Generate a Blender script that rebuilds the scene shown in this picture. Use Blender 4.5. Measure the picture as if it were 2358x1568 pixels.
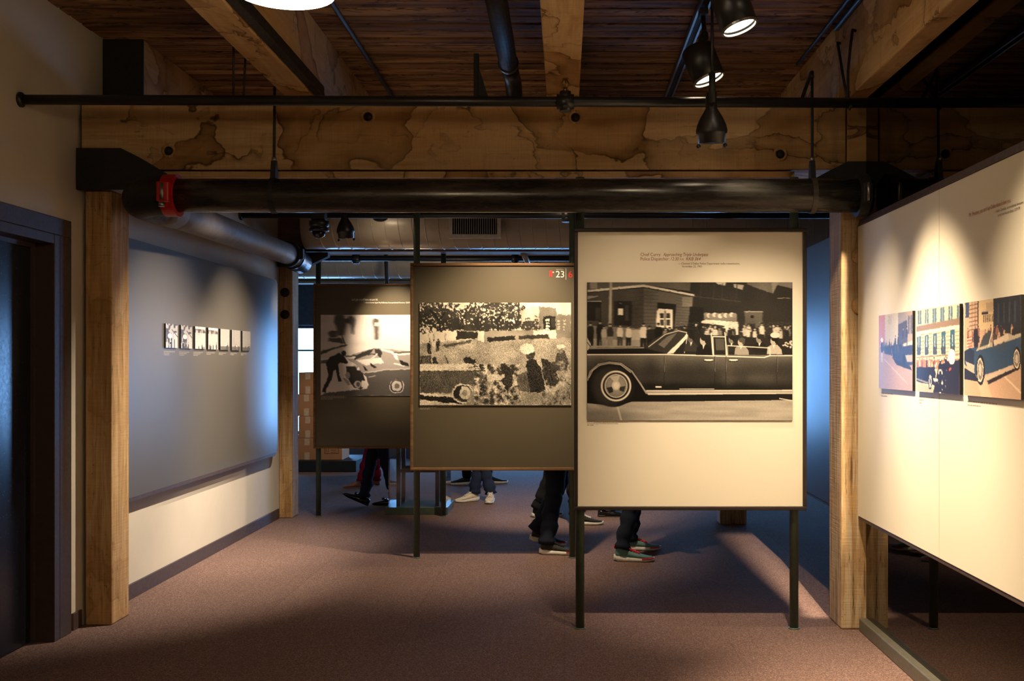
import bpy, bmesh, math, random
import numpy as np
from mathutils import Vector, Matrix
random.seed(7)
for o in list(bpy.data.objects): bpy.data.objects.remove(o, do_unlink=True)
S = bpy.context.scene
COL = S.collection

# ------------------------------------------------------------------ camera, world, exposure
EYE = 1.55
cam_d = bpy.data.cameras.new('camera'); cam = bpy.data.objects.new('camera', cam_d); COL.objects.link(cam)
cam.location = (0, 0, EYE); cam.rotation_euler = (math.radians(90), 0, 0)
cam_d.sensor_width = 36; cam_d.lens = 36 * 2400 / 2358
cam_d.shift_x = -(1300 - 1179) / 2358; cam_d.shift_y = (835 - 784) / 2358
cam_d.clip_end = 60
S.camera = cam
W = bpy.data.worlds.new('world'); S.world = W; W.use_nodes = True
W.node_tree.nodes['Background'].inputs[0].default_value = (0.55, 0.72, 1.0, 1)
W.node_tree.nodes['Background'].inputs[1].default_value = 0.6
S.view_settings.view_transform = 'Standard'; S.view_settings.look = 'None'
S.view_settings.gamma = 1.0; S.view_settings.use_curve_mapping = False
S.view_settings.exposure = 0.0
WARM = (1.0, 0.79, 0.54)
DAY = (0.20, 0.46, 1.0)

# ------------------------------------------------------------------ helpers
def lin(c):
    return tuple((x / 12.92) if x <= 0.04045 else ((x + 0.055) / 1.055) ** 2.4 for x in c)
def srgb(r, g, b): return lin((r / 255, g / 255, b / 255))

class NT:
    def __init__(s, name):
        s.m = bpy.data.materials.new(name); s.m.use_nodes = True
        s.t = s.m.node_tree; s.t.nodes.clear()
        s.out = s.n('ShaderNodeOutputMaterial')
    def n(s, typ, **kw):
        nd = s.t.nodes.new(typ)
        for k, v in kw.items():
            if k.startswith('i_'): nd.inputs[int(k[2:])].default_value = v
            else: setattr(nd, k, v)
        return nd
    def l(s, a, b): s.t.links.new(a, b)
    def bsdf(s, col=None, rough=0.6, metal=0.0, spec=0.5):
        b = s.n('ShaderNodeBsdfPrincipled')
        if col is not None: b.inputs['Base Color'].default_value = (*col, 1)
        b.inputs['Roughness'].default_value = rough; b.inputs['Metallic'].default_value = metal
        b.inputs['Specular IOR Level'].default_value = spec
        s.l(b.outputs[0], s.out.inputs[0]); return b
    def ramp(s, fac, stops, interp='LINEAR'):
        r = s.n('ShaderNodeValToRGB'); e = r.color_ramp.elements; r.color_ramp.interpolation = interp
        while len(e) < len(stops): e.new(0.5)
        for el, (p, c) in zip(e, stops):
            el.position = p; el.color = (*c, 1) if len(c) == 3 else c
        s.l(fac, r.inputs[0]); return r.outputs[0]
    def mix(s, fac, a, b, mode='MIX'):
        m = s.n('ShaderNodeMix', data_type='RGBA', blend_type=mode)
        for sock, v in ((m.inputs[0], fac), (m.inputs[6], a), (m.inputs[7], b)):
            if isinstance(v, (int, float)): sock.default_value = v
            elif isinstance(v, tuple): sock.default_value = (*v, 1)
            else: s.l(v, sock)
        return m.outputs[2]
    def coords(s, scale=(1, 1, 1), rnd=0.0):
        tc = s.n('ShaderNodeTexCoord'); out = tc.outputs['Object']
        if rnd:
            oi = s.n('ShaderNodeObjectInfo'); mul = s.n('ShaderNodeMath', operation='MULTIPLY'); mul.inputs[1].default_value = rnd
            s.l(oi.outputs['Random'], mul.inputs[0])
            ad = s.n('ShaderNodeVectorMath', operation='ADD'); s.l(out, ad.inputs[0]); s.l(mul.outputs[0], ad.inputs[1]); out = ad.outputs[0]
        mp = s.n('ShaderNodeMapping'); mp.inputs['Scale'].default_value = scale; s.l(out, mp.inputs[0])
        return mp.outputs[0]
    def noise(s, vec, scale, detail=3, rough=0.55, dist=0.0):
        n = s.n('ShaderNodeTexNoise'); n.inputs['Scale'].default_value = scale; n.inputs['Detail'].default_value = detail
        n.inputs['Roughness'].default_value = rough; n.inputs['Distortion'].default_value = dist
        s.l(vec, n.inputs['Vector']); return n.outputs['Fac']
    def bump(s, h, b, strength=0.3, dist=0.01):
        bp = s.n('ShaderNodeBump'); bp.inputs['Strength'].default_value = strength; bp.inputs['Distance'].default_value = dist
        s.l(h, bp.inputs['Height']); s.l(bp.outputs[0], b.inputs['Normal'])

def plain(name, col, rough=0.5, metal=0.0, spec=0.5, var=0.12, nscale=25, rv=0.15):
    t = NT(name); b = t.bsdf(col, rough, metal, spec)
    v = t.coords(); f = t.noise(v, nscale, 4)
    lo = tuple(c * (1 - var) for c in col); hi = tuple(min(1, c * (1 + var)) for c in col)
    t.l(t.ramp(f, [(0.3, lo), (0.7, hi)]), b.inputs['Base Color'])
    r = t.ramp(t.noise(v, nscale * 2.3, 3), [(0.3, (rough * (1 - rv),) * 3), (0.7, (min(1, rough * (1 + rv)),) * 3)])
    t.l(r, b.inputs['Roughness'])
    return t.m

def emit(name, col, strength):
    t = NT(name); e = t.n('ShaderNodeEmission'); e.inputs[0].default_value = (*col, 1); e.inputs[1].default_value = strength
    t.l(e.outputs[0], t.out.inputs[0]); return t.m

def wood(name, axis, base, dark, stain=1.0, sscale=1.4, rough=0.75, streak=0.5, ring=(0.10, 0.045, 0.012), rnd=17.0, contrast=1.0, weather=0.0):
    t = NT(name); b = t.bsdf(base, rough, 0, 0.25)
    sc = [9, 9, 9]; sc[axis] = 0.55
    g = t.noise(t.coords(tuple(sc), rnd), 3.0, 5, 0.6, 0.6)
    mid = tuple((a + c) / 2 for a, c in zip(base, dark))
    col = t.ramp(g, [(0.5 - 0.22 / contrast, dark), (0.5, mid), (0.5 + 0.16 / contrast, base)])
    # broad colour drift
    d = t.noise(t.coords((1, 1, 1), rnd), 1.3, 3)
    col = t.mix(t.ramp(d, [(0.35, (0, 0, 0)), (0.7, (1, 1, 1))]), col, t.mix(0.5, col, (base[0] * 0.85, base[1] * 0.66, base[2] * 0.42)))
    # water stains: soft filled patches, broken dark rims, vertical drip runs
    ss = [1, 1, 1]; ss[axis] = 0.7
    sv = t.coords(tuple(ss), rnd)
    def mul(a_, k_):
        m_ = t.n('ShaderNodeMath', operation='MULTIPLY')
        for q_, v_ in ((0, a_), (1, k_)):
            if isinstance(v_, (int, float)): m_.inputs[q_].default_value = v_
            else: t.l(v_, m_.inputs[q_])
        return m_.outputs[0]
    brk = t.ramp(t.noise(sv, sscale * 2.1, 2), [(0.36, (0,) * 3), (0.50, (1,) * 3)])
    w = t.noise(sv, sscale, 5.0, 0.46, 0.3)
    rim = mul(t.ramp(w, [(0.0, (0, 0, 0)), (0.531, (0, 0, 0)), (0.537, (1.0,) * 3), (0.548, (0.45,) * 3), (0.60, (0.0,) * 3)]), brk)
    fill = t.ramp(w, [(0.532, (0, 0, 0)), (0.537, (1, 1, 1)), (0.66, (0.7,) * 3)])
    col = t.mix(mul(fill, 0.62 * stain), col, (base[0] * 0.52, base[1] * 0.34, base[2] * 0.15))
    w2 = t.noise(sv, sscale * 1.25, 5.0, 0.48, 0.3)
    brk2 = t.ramp(t.noise(sv, sscale * 1.3, 2), [(0.42, (0,) * 3), (0.54, (1,) * 3)])
    rim2 = mul(t.ramp(w2, [(0.0, (0, 0, 0)), (0.503, (0, 0, 0)), (0.508, (1.0,) * 3), (0.517, (0.35,) * 3), (0.55, (0.0,) * 3)]), brk2)
    mx = t.n('ShaderNodeMath', operation='MAXIMUM'); t.l(rim, mx.inputs[0]); t.l(rim2, mx.inputs[1])
    col = t.mix(mul(mx.outputs[0], 0.95 * stain), col, ring)
    pale = t.ramp(t.noise(sv, sscale * 0.9, 3, 0.5, 0.3), [(0.5, (0,) * 3), (0.62, (1,) * 3)])
    col = t.mix(mul(pale, 0.35 * stain), col, (min(1, base[0] * 1.12), min(1, base[1] * 1.14), min(1, base[2] * 1.18)))
    if axis != 2:
        s5 = [6, 6, 6]; s5[2] = 0.25
        dr_ = t.ramp(t.noise(t.coords(tuple(s5), rnd), 1.4, 3, 0.6), [(0.60, (0,) * 3), (0.74, (1,) * 3)])
        col = t.mix(mul(dr_, 0.5 * stain), col, (base[0] * 0.42, base[1] * 0.25, base[2] * 0.10))
    # dark pits / knots / streaks along the grain
    s3 = [14, 14, 14]; s3[axis] = 2.0
    k = t.noise(t.coords(tuple(s3), rnd), 2.2, 4, 0.65, 0.2)
    m3 = t.n('ShaderNodeMath', operation='MULTIPLY'); m3.inputs[1].default_value = streak
    t.l(t.ramp(k, [(0.62, (0, 0, 0)), (0.72, (1, 1, 1))]), m3.inputs[0])
    col = t.mix(m3.outputs[0], col, tuple(c * 0.35 for c in dark))
    sp_ = t.ramp(t.noise(t.coords((26, 26, 26), rnd), 2.4, 3, 0.6), [(0.655, (0,) * 3), (0.70, (1,) * 3)])
    col = t.mix(mul(mul(sp_, t.ramp(t.noise(t.coords((1, 1, 1), rnd), 2.2, 2), [(0.45, (0,) * 3), (0.6, (1,) * 3)])), min(1.0, streak * 1.2)), col, tuple(c * 0.22 for c in dark))
    if weather:
        wv = [34, 34, 34]; wv[axis] = 1.6
        wn = t.noise(t.coords(tuple(wv), rnd), 1.6, 5, 0.65, 0.2); wm = t.ramp(t.noise(t.coords((3, 3, 1.2), rnd), 1.1, 3), [(0.42, (0,) * 3), (0.58, (1,) * 3)])
        col = t.mix(mul(mul(t.ramp(wn, [(0.52, (0,) * 3), (0.60, (1,) * 3)]), wm), 0.75 * weather), col, (0.62, 0.52, 0.38))
        col = t.mix(mul(t.ramp(wn, [(0.34, (1,) * 3), (0.41, (0,) * 3)]), 0.85 * weather), col, tuple(c * 0.28 for c in dark))
        oc = t.ramp(t.noise(t.coords((5, 5, 0.8), rnd), 1.7, 2), [(0.66, (0,) * 3), (0.70, (1,) * 3)])
        col = t.mix(mul(oc, 0.5 * weather), col, srgb(176, 96, 34))
    # saw marks across the grain
    s4 = [3, 3, 3]; s4[axis] = 60
    sw = t.noise(t.coords(tuple(s4), rnd), 2.0, 2)
    col = t.mix(0.22, col, t.ramp(sw, [(0.3, (0.45,) * 3), (0.7, (1, 1, 1))]), 'MULTIPLY')
    t.l(col, b.inputs['Base Color'])
    t.bump(t.mix(0.5, g, sw), b, 0.35, 0.006)
    return t.m

# ---- mesh builder
class MB:
    def __init__(s): s.v = []; s.f = []; s.sm = []
    def add(s, v, f, smooth=False):
        o = len(s.v); s.v += [tuple(p) for p in v]; s.f += [tuple(i + o for i in q) for q in f]; s.sm += [smooth] * len(f)
        return s
    def box(s, x0, x1, y0, y1, z0, z1, c=0.0):
        if x0 > x1: x0, x1 = x1, x0
        if y0 > y1: y0, y1 = y1, y0
        if z0 > z1: z0, z1 = z1, z0
        if c <= 0:
            v = [(x, y, z) for z in (z0, z1) for y in (y0, y1) for x in (x0, x1)]
            return s.add(v, [(0, 2, 3, 1), (4, 5, 7, 6), (0, 1, 5, 4), (2, 6, 7, 3), (0, 4, 6, 2), (1, 3, 7, 5)])
        bm = bmesh.new(); bmesh.ops.create_cube(bm, size=1)
        for q in bm.verts: q.co = ((x0 + x1) / 2 + q.co.x * (x1 - x0), (y0 + y1) / 2 + q.co.y * (y1 - y0), (z0 + z1) / 2 + q.co.z * (z1 - z0))
        bmesh.ops.bevel(bm, geom=bm.edges[:], offset=c, segments=2, affect='EDGES', profile=0.5)
        bm.verts.index_update(); v = [q.co[:] for q in bm.verts]; f = [[q.index for q in p.verts] for p in bm.faces]; bm.free()
        return s.add(v, f)
    def prism(s, pts, axis, a, b):
        # pts: outline in the two other axes (in order), extruded along axis from a to b
        def mk(p, w):
            r = [0, 0, 0]; oth = [i for i in range(3) if i != axis]; r[oth[0]] = p[0]; r[oth[1]] = p[1]; r[axis] = w; return r
        n = len(pts); v = [mk(p, a) for p in pts] + [mk(p, b) for p in pts]
        f = [tuple(range(n)), tuple(range(2 * n - 1, n - 1, -1))] + [(i, i + n, (i + 1) % n + n, (i + 1) % n) for i in range(n)]
        return s.add(v, f)
    def tube(s, path, rad, seg=16, caps=True, squash=None, smooth=True):
        P = [Vector(p) for p in path]; n = len(P)
        if not hasattr(rad, '__len__'): rad = [rad] * n
        v = []; up = None
        for i in range(n):
            d = (P[min(i + 1, n - 1)] - P[max(i - 1, 0)])
            if d.length < 1e-9: d = Vector((0, 0, 1))
            d.normalize()
            if up is None:
                ref = Vector((0, 0, 1)) if abs(d.z) < 0.9 else Vector((0, 1, 0)); a = d.cross(ref).normalized()
            else: a = (up - d * up.dot(d)).normalized()
            up = a; b = d.cross(a)
            for k in range(seg):
                t = 2 * math.pi * k / seg; q = P[i] + (a * math.cos(t) + b * math.sin(t) * (squash or 1)) * rad[i]
                v.append(q[:])
        f = []
        for i in range(n - 1):
            for k in range(seg):
                f.append((i * seg + k, i * seg + (k + 1) % seg, (i + 1) * seg + (k + 1) % seg, (i + 1) * seg + k))
        s.add(v, f, smooth)
        if caps:
            o = len(s.v) - len(v)
            s.f.append(tuple(range(o + seg - 1, o - 1, -1))); s.f.append(tuple(range(o + (n - 1) * seg, o + n * seg))); s.sm += [False, False]
        return s
    def cyl(s, p, q, r, seg=16, r2=None): return s.tube([p, q], [r, r if r2 is None else r2], seg)
    def lathe(s, prof, origin, axis=(0, 0, 1), seg=24, smooth=True, caps=True):
        # prof: (radius, height) pairs along axis
        ax = Vector(axis).normalized(); ref = Vector((0, 0, 1)) if abs(ax.z) < 0.9 else Vector((1, 0, 0))
        a = ax.cross(ref).normalized(); b = ax.cross(a); O = Vector(origin); v = []
        for r, h in prof:
            for k in range(seg):
                t = 2 * math.pi * k / seg; v.append((O + ax * h + (a * math.cos(t) + b * math.sin(t)) * r)[:])
        n = len(prof); f = [(i * seg + k, i * seg + (k + 1) % seg, (i + 1) * seg + (k + 1) % seg, (i + 1) * seg + k) for i in range(n - 1) for k in range(seg)]
        s.add(v, f, smooth)
        if caps:
            o = len(s.v) - len(v); s.f.append(tuple(range(o + seg - 1, o - 1, -1))); s.f.append(tuple(range(o + (n - 1) * seg, o + n * seg))); s.sm += [False, False]
        return s
    def ring(s, c, axis, r0, r1, w, seg=28):
        # flat band (hollow ring) around axis
        return s.lathe([(r0, -w / 2), (r1, -w / 2), (r1, w / 2), (r0, w / 2), (r0, -w / 2)], c, axis, seg, False, False)
    def ball(s, c, r, seg=16, rings=10, sc=(1, 1, 1)):
        v = []; f = []
        for i in range(rings + 1):
            ph = math.pi * i / rings
            for k in range(seg):
                t = 2 * math.pi * k / seg
                v.append((c[0] + r * sc[0] * math.sin(ph) * math.cos(t), c[1] + r * sc[1] * math.sin(ph) * math.sin(t), c[2] + r * sc[2] * math.cos(ph)))
        for i in range(rings):
            for k in range(seg): f.append((i * seg + k, (i + 1) * seg + k, (i + 1) * seg + (k + 1) % seg, i * seg + (k + 1) % seg))
        return s.add(v, f, True)
    def build(s, name, mat, parent=None, loc=None):
        me = bpy.data.meshes.new(name); o = bpy.data.objects.new(name, me); COL.objects.link(o)
        if parent is not None: base = world_loc(parent)
        elif loc is not None: base = Vector(loc)
        else:
            xs = np.array(s.v); base = Vector(((xs[:, 0].min() + xs[:, 0].max()) / 2, (xs[:, 1].min() + xs[:, 1].max()) / 2, xs[:, 2].min()))
        me.from_pydata([(x - base.x, y - base.y, z - base.z) for x, y, z in s.v], [], s.f)
        me.polygons.foreach_set('use_smooth', s.sm); me.update()
        if mat: me.materials.append(mat)
        if parent is not None: o.parent = parent
        else: o.location = base
        return o
def world_loc(o):
    p = Vector(o.location)
    while o.parent is not None: o = o.parent; p = p + Vector(o.location)
    return p
def tag(o, label=None, cat=None, group=None, kind=None):
    if label: o['label'] = label
    if cat: o['category'] = cat
    if group: o['group'] = group
    if kind: o['kind'] = kind
    return o
def empty(name, loc, label=None, cat=None, group=None, kind=None):
    o = bpy.data.objects.new(name, None); COL.objects.link(o); o.location = loc; o.empty_display_size = 0.1
    return tag(o, label, cat, group, kind)
def struct(o, label=None, cat=None): o['kind'] = 'structure'; return tag(o, label, cat)

# ------------------------------------------------------------------ materials
M = {}
M['plaster'] = plain('plaster', srgb(196, 184, 166), 0.85, var=0.04, nscale=3)
M['plaster_cool'] = plain('plaster_cool', srgb(196, 190, 180), 0.8, var=0.03, nscale=5)
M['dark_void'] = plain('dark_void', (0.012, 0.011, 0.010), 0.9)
M['blue_wall'] = plain('blue_wall', srgb(90, 100, 112), 0.8)
M['black_metal'] = plain('black_metal', (0.012, 0.012, 0.013), 0.38, 0.0, 0.5)
M['black_matte'] = plain('black_matte', (0.010, 0.010, 0.010), 0.62)
M['iron'] = plain('iron', (0.014, 0.014, 0.013), 0.6, 0.0, 0.4, 0.3)
M['pole'] = plain('pole_paint', srgb(70, 84, 72), 0.42)
M['cream'] = plain('cream_board', srgb(232, 222, 200), 0.42, rv=0.02, var=0.012, nscale=2)
M['olive'] = plain('olive_board', srgb(82, 73, 56), 0.36, rv=0.02, var=0.03, nscale=2)
M['board_grey'] = plain('board_grey', srgb(88, 82, 74), 0.33, spec=0.34, rv=0.02, var=0.03, nscale=2)
M['daylit_panel'] = plain('daylit_board', srgb(44, 56, 84), 0.34, rv=0.02, var=0.04, nscale=2)  # dark board; the blue daylight on it is put into its colour
M['frame'] = wood('walnut_frame', 0, srgb(136, 102, 66), srgb(84, 60, 40), 0.0, streak=0.2)
M['frame_dark'] = plain('bronze_frame', srgb(44, 33, 28), 0.4)
M['trim'] = plain('dark_trim', srgb(68, 53, 48), 0.5)
M['door'] = plain('door_dark', (0.010, 0.010, 0.014), 0.24, var=0.3)
M['duct'] = plain('duct_grey', srgb(200, 188, 168), 0.36, 0.1, 0.6, 0.04, 6, rv=0.05)
M['grille'] = plain('grille_paint', srgb(228, 220, 206), 0.5)
M['red'] = plain('coupling_red', srgb(176, 22, 18), 0.45)
M['steel'] = plain('steel', srgb(150, 146, 138), 0.35, 0.9)
M['galv'] = plain('galvanised', srgb(86, 80, 72), 0.5, 0.4)
M['brass'] = plain('brass', srgb(140, 104, 52), 0.35, 0.9)
M['carton'] = plain('carton', srgb(176, 124, 82), 0.8, var=0.06, nscale=6)
M['tape'] = plain('tape', srgb(206, 176, 142), 0.4)
M['ink'] = plain('ink_print', srgb(60, 44, 34), 0.8)
M['text_red'] = plain('text_red', srgb(132, 52, 30), 0.7)
M['text_orange'] = plain('text_orange', srgb(176, 96, 48), 0.7)
M['text_brown'] = plain('text_brown', srgb(96, 74, 50), 0.7)
M['text_light'] = plain('text_light', srgb(236, 228, 212), 0.7)
M['text_grey'] = plain('text_grey', srgb(168, 158, 144), 0.7)
M['sign_red'] = plain('sign_red', srgb(226, 14, 12), 0.6)
M['sill'] = plain('sill_metal', srgb(104, 100, 88), 0.4, 0.4)
M['window_day'] = emit('daylight_pane', (0.62, 0.80, 1.0), 1.0)
M['lens'] = emit('lamp_lens', (1.0, 0.80, 0.58), 14.0)
M['lamp_bowl'] = emit('lamp_bowl', (1.0, 0.76, 0.48), 46.0)
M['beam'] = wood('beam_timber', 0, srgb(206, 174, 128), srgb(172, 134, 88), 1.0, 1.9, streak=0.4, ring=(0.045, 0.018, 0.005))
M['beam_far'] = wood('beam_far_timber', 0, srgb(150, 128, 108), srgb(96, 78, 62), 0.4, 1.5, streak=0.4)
M['joist'] = wood('joist_timber', 1, srgb(212, 180, 134), srgb(180, 142, 96), 1.0, 2.3, streak=0.3)
M['post'] = wood('post_timber', 2, srgb(206, 170, 118), srgb(146, 108, 66), 0.35, 2.0, streak=0.9, weather=0.6)
M['post_pale'] = wood('post_pale_timber', 2, srgb(214, 186, 144), srgb(150, 118, 78), 0.15, 1.6, streak=0.8, contrast=1.4, weather=1.0)
def mat_plank():
    t = NT('plank_timber'); b = t.bsdf((0.3, 0.2, 0.1), 0.72, 0, 0.25)
    g = t.noise(t.coords((0.7, 6, 4), 31.0), 1.5, 4, 0.5, 0.8); f = t.noise(t.coords((3, 90, 9), 31.0), 1.5, 3)
    k = t.noise(t.coords((1.3, 8, 4), 57.0), 1.5, 3, 0.5, 1.4)
    col = t.ramp(g, [(0.28, srgb(92, 58, 32)), (0.42, srgb(150, 108, 66)), (0.56, srgb(176, 132, 82)), (0.72, srgb(202, 162, 108))])
    col = t.mix(t.ramp(k, [(0.52, (0,) * 3), (0.555, (0.85,) * 3), (0.60, (0.10,) * 3), (0.66, (0.6,) * 3)]), col, srgb(62, 34, 18))
    col = t.mix(0.2, col, t.ramp(f, [(0.3, (0.5,) * 3), (0.7, (1,) * 3)]), 'MULTIPLY')
    oi = t.n('ShaderNodeObjectInfo'); col = t.mix(1.0, col, t.ramp(oi.outputs['Random'], [(0.0, (0.66, 0.62, 0.58)), (1.0, (1.1, 1.1, 1.1))]), 'MULTIPLY')
    t.l(col, b.inputs['Base Color']); t.bump(g, b, 0.3, 0.005); return t.m
M['plank'] = mat_plank()

def mat_pipe():
    t = NT('pipe_black'); b = t.bsdf((0.02, 0.019, 0.018), 0.34, 0.55, 0.6)
    v = t.coords((1.0, 9, 9)); f = t.noise(v, 2.2, 6, 0.65)
    t.l(t.ramp(f, [(0.38, (0.03, 0.028, 0.025)), (0.62, (0.07, 0.064, 0.055)), (0.74, (0.16, 0.145, 0.12))]), b.inputs['Base Color'])
    t.l(t.ramp(t.noise(v, 5, 3), [(0.3, (0.18,) * 3), (0.7, (0.36,) * 3)]), b.inputs['Roughness'])
    return t.m
M['pipe'] = mat_pipe()
M['pipe_grey'] = plain('pipe_grey', srgb(104, 94, 86), 0.58, 0.0, 0.5, 0.1, 8)

def mat_carpet():
    t = NT('carpet'); b = t.bsdf((0.15, 0.1, 0.08), 0.95, 0, 0.1)
    v = t.coords(); f1 = t.noise(v, 170, 3, 0.75); f2 = t.noise(v, 1.6, 4); f3 = t.noise(v, 60, 3)
    c = t.ramp(f1, [(0.34, srgb(70, 52, 46)), (0.5, srgb(120, 94, 85)), (0.66, srgb(176, 148, 136))])
    c = t.mix(t.ramp(f3, [(0.4, (0,) * 3), (0.65, (0.4,) * 3)]), c, srgb(98, 78, 73))
    c = t.mix(t.ramp(f2, [(0.35, (0,) * 3), (0.7, (0.35,) * 3)]), c, srgb(104, 84, 80))
    br = t.n('ShaderNodeTexBrick'); br.offset = 0.0
    br.inputs['Color1'].default_value = (1, 1, 1, 1); br.inputs['Color2'].default_value = (0.93, 0.93, 0.93, 1); br.inputs['Mortar'].default_value = (0.80, 0.78, 0.77, 1)
    br.inputs['Scale'].default_value = 1.0; br.inputs['Mortar Size'].default_value = 0.003; br.inputs['Brick Width'].default_value = 0.92; br.inputs['Row Height'].default_value = 0.92
    t.l(v, br.inputs['Vector']); c = t.mix(1.0, c, br.outputs[0], 'MULTIPLY')
    t.l(c, b.inputs['Base Color']); t.bump(f1, b, 0.5, 0.004)
    return t.m
M['carpet'] = mat_carpet()

def mat_glass(name, tint, gloss, f0, rough):
    t = NT(name)
    tr = t.n('ShaderNodeBsdfTransparent'); tr.inputs[0].default_value = (*tint, 1)
    gl = t.n('ShaderNodeBsdfGlossy'); gl.inputs['Roughness'].default_value = rough; gl.inputs[0].default_value = (*gloss, 1)
    lw = t.n('ShaderNodeLayerWeight'); lw.inputs[0].default_value = 0.5
    pw_ = t.n('ShaderNodeMath', operation='POWER'); pw_.inputs[1].default_value = 5.0; t.l(lw.outputs['Facing'], pw_.inputs[0])
    ma = t.n('ShaderNodeMath', operation='MULTIPLY_ADD'); ma.inputs[1].default_value = 1 - f0; ma.inputs[2].default_value = f0; t.l(pw_.outputs[0], ma.inputs[0])
    mx = t.n('ShaderNodeMixShader'); t.l(ma.outputs[0], mx.inputs[0]); t.l(tr.outputs[0], mx.inputs[1]); t.l(gl.outputs[0], mx.inputs[2])
    t.l(mx.outputs[0], t.out.inputs[0]); return t.m
M['darkglass'] = mat_glass('tinted_glass', (0.10, 0.095, 0.09), (0.9, 0.84, 0.76), 0.045, 0.0)
M['glass'] = mat_glass('clear_glass', (0.94, 0.96, 0.97), (1, 1, 1), 0.04, 0.01)
def mat_print():
    t = NT('photo_print_ink'); b = t.bsdf((0.5,) * 3, 0.35, 0, 0.35)
    a = t.n('ShaderNodeAttribute'); a.attribute_name = 'ink'; t.l(a.outputs['Color'], b.inputs['Base Color']); return t.m
M['print'] = mat_print()

# ------------------------------------------------------------------ room shell
LW = -2.85; CEIL = 3.55; BACK = 17.0; GX = 1.745
struct(MB().box(-7, 7, -3.0, BACK, -0.12, 0.0).build('floor', M['carpet']))
ceiling = struct(MB().box(-7, 7, -3.0, BACK, CEIL + 0.03, CEIL + 0.15).build('ceiling', M['dark_void']))
pw = 0.137; y = 1.9; pi_ = 0; plank_me = None
while y < 14.3:
    sp = 0.004 + 0.002 * random.random()
    if plank_me is None:
        po = MB().box(-5.2, 4.2, -pw / 2 + 0.009, pw / 2 - 0.009, -0.018, 0.018, 0.005).build('plank', M['plank'], loc=(0, 0, 0)); plank_me = po.data
    else: po = bpy.data.objects.new('plank', plank_me); COL.objects.link(po)
    po.parent = ceiling; wl = world_loc(ceiling)
    po.location = Vector((random.uniform(-0.6, 0.6), y + pw / 2, CEIL + 0.014 + random.uniform(-0.004, 0.004))) - wl
    y += pw
# left wall with door opening (near), behind board (far), and the shell behind the camera
DO0, DO1, DOT = 4.55, 5.83, 2.26
wl = MB()
wl.box(LW - 0.15, LW, -3.0, DO0, 0, CEIL + 0.03); wl.box(LW - 0.15, LW, DO1, 10.62, 0, CEIL + 0.03); wl.box(LW - 0.15, LW, DO0, DO1, DOT, CEIL + 0.03)
struct(wl.build('wall_left', M['plaster']))
struct(MB().box(-7, 7, -3.15, -3.0, 0, CEIL + 0.03).build('wall_rear', M['plaster']))
struct(MB().box(-7, LW - 0.15, 10.5, 10.62, 0, CEIL + 0.03).build('wall_left_return', M['plaster']))
struct(MB().box(-7.15, -7, 10.5, BACK, 0, CEIL + 0.03).build('wall_left_far', M['blue_wall']))
struct(MB().box(7, 7.15, -3, BACK, 0, CEIL + 0.03).build('wall_right_far', M['plaster_cool']))
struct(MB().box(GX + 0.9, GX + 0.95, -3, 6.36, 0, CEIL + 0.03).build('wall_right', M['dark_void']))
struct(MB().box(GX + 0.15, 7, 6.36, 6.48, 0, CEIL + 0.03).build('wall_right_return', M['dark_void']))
# back wall with windows
WIN = [-4.35, -0.70, 2.90, 5.9]
WW, WZ0, WZ1 = 1.55, 0.38, 2.16
bw = MB(); xs = -7.0
for wx in WIN:
    bw.box(xs, wx - WW / 2, BACK, BACK + 0.35, 0, CEIL + 0.03); xs = wx + WW / 2
    bw.box(wx - WW / 2, xs, BACK, BACK + 0.35, 0, WZ0); bw.box(wx - WW / 2, xs, BACK, BACK + 0.35, WZ1, CEIL + 0.03)
bw.box(xs, 7, BACK, BACK + 0.35, 0, CEIL + 0.03)
struct(bw.build('wall_back', M['blue_wall']))
M['day_sky'] = emit('window_sky_glow', (0.20, 0.48, 1.0), 18.0)
for i, wx in enumerate(WIN):
    w0 = struct(empty('window_%d' % (i + 1), (wx, BACK + 0.1, WZ0)))
    fr = MB(); x0, x1 = wx - WW / 2, wx + WW / 2
    fr.box(x0, x0 + 0.05, BACK + 0.06, BACK + 0.14, WZ0, WZ1); fr.box(x1 - 0.05, x1, BACK + 0.06, BACK + 0.14, WZ0, WZ1)
    fr.box(x0 + 0.05, x1 - 0.05, BACK + 0.06, BACK + 0.14, WZ0, WZ0 + 0.05); fr.box(x0 + 0.05, x1 - 0.05, BACK + 0.06, BACK + 0.14, WZ1 - 0.05, WZ1)
    fr.box(x0 + 0.05, x1 - 0.05, BACK + 0.07, BACK + 0.13, 1.735, 1.765)
    fr.build('window_frame', M['trim'], w0)
    for z0, z1 in ((WZ0 + 0.05, 1.735), (1.765, WZ1 - 0.05)):
        MB().box(x0 + 0.05, x1 - 0.05, BACK + 0.095, BACK + 0.105, z0, z1).build('pane', M['day_sky'], w0)
    MB().box(x0 - 0.04, x1 + 0.04, BACK - 0.07, BACK + 0.06, WZ0 - 0.04, WZ0).build('window_sill', M['plaster_cool'], w0)

# baseboards
struct(MB().box(LW, LW + 0.014, 6.42, 10.36, 0, 0.10, 0.003).build('baseboard_left', M['trim']))
struct(MB().box(LW, LW + 0.014, 6.02, 6.13, 0, 0.10, 0.003).build('baseboard_left_near', M['trim']))

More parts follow.
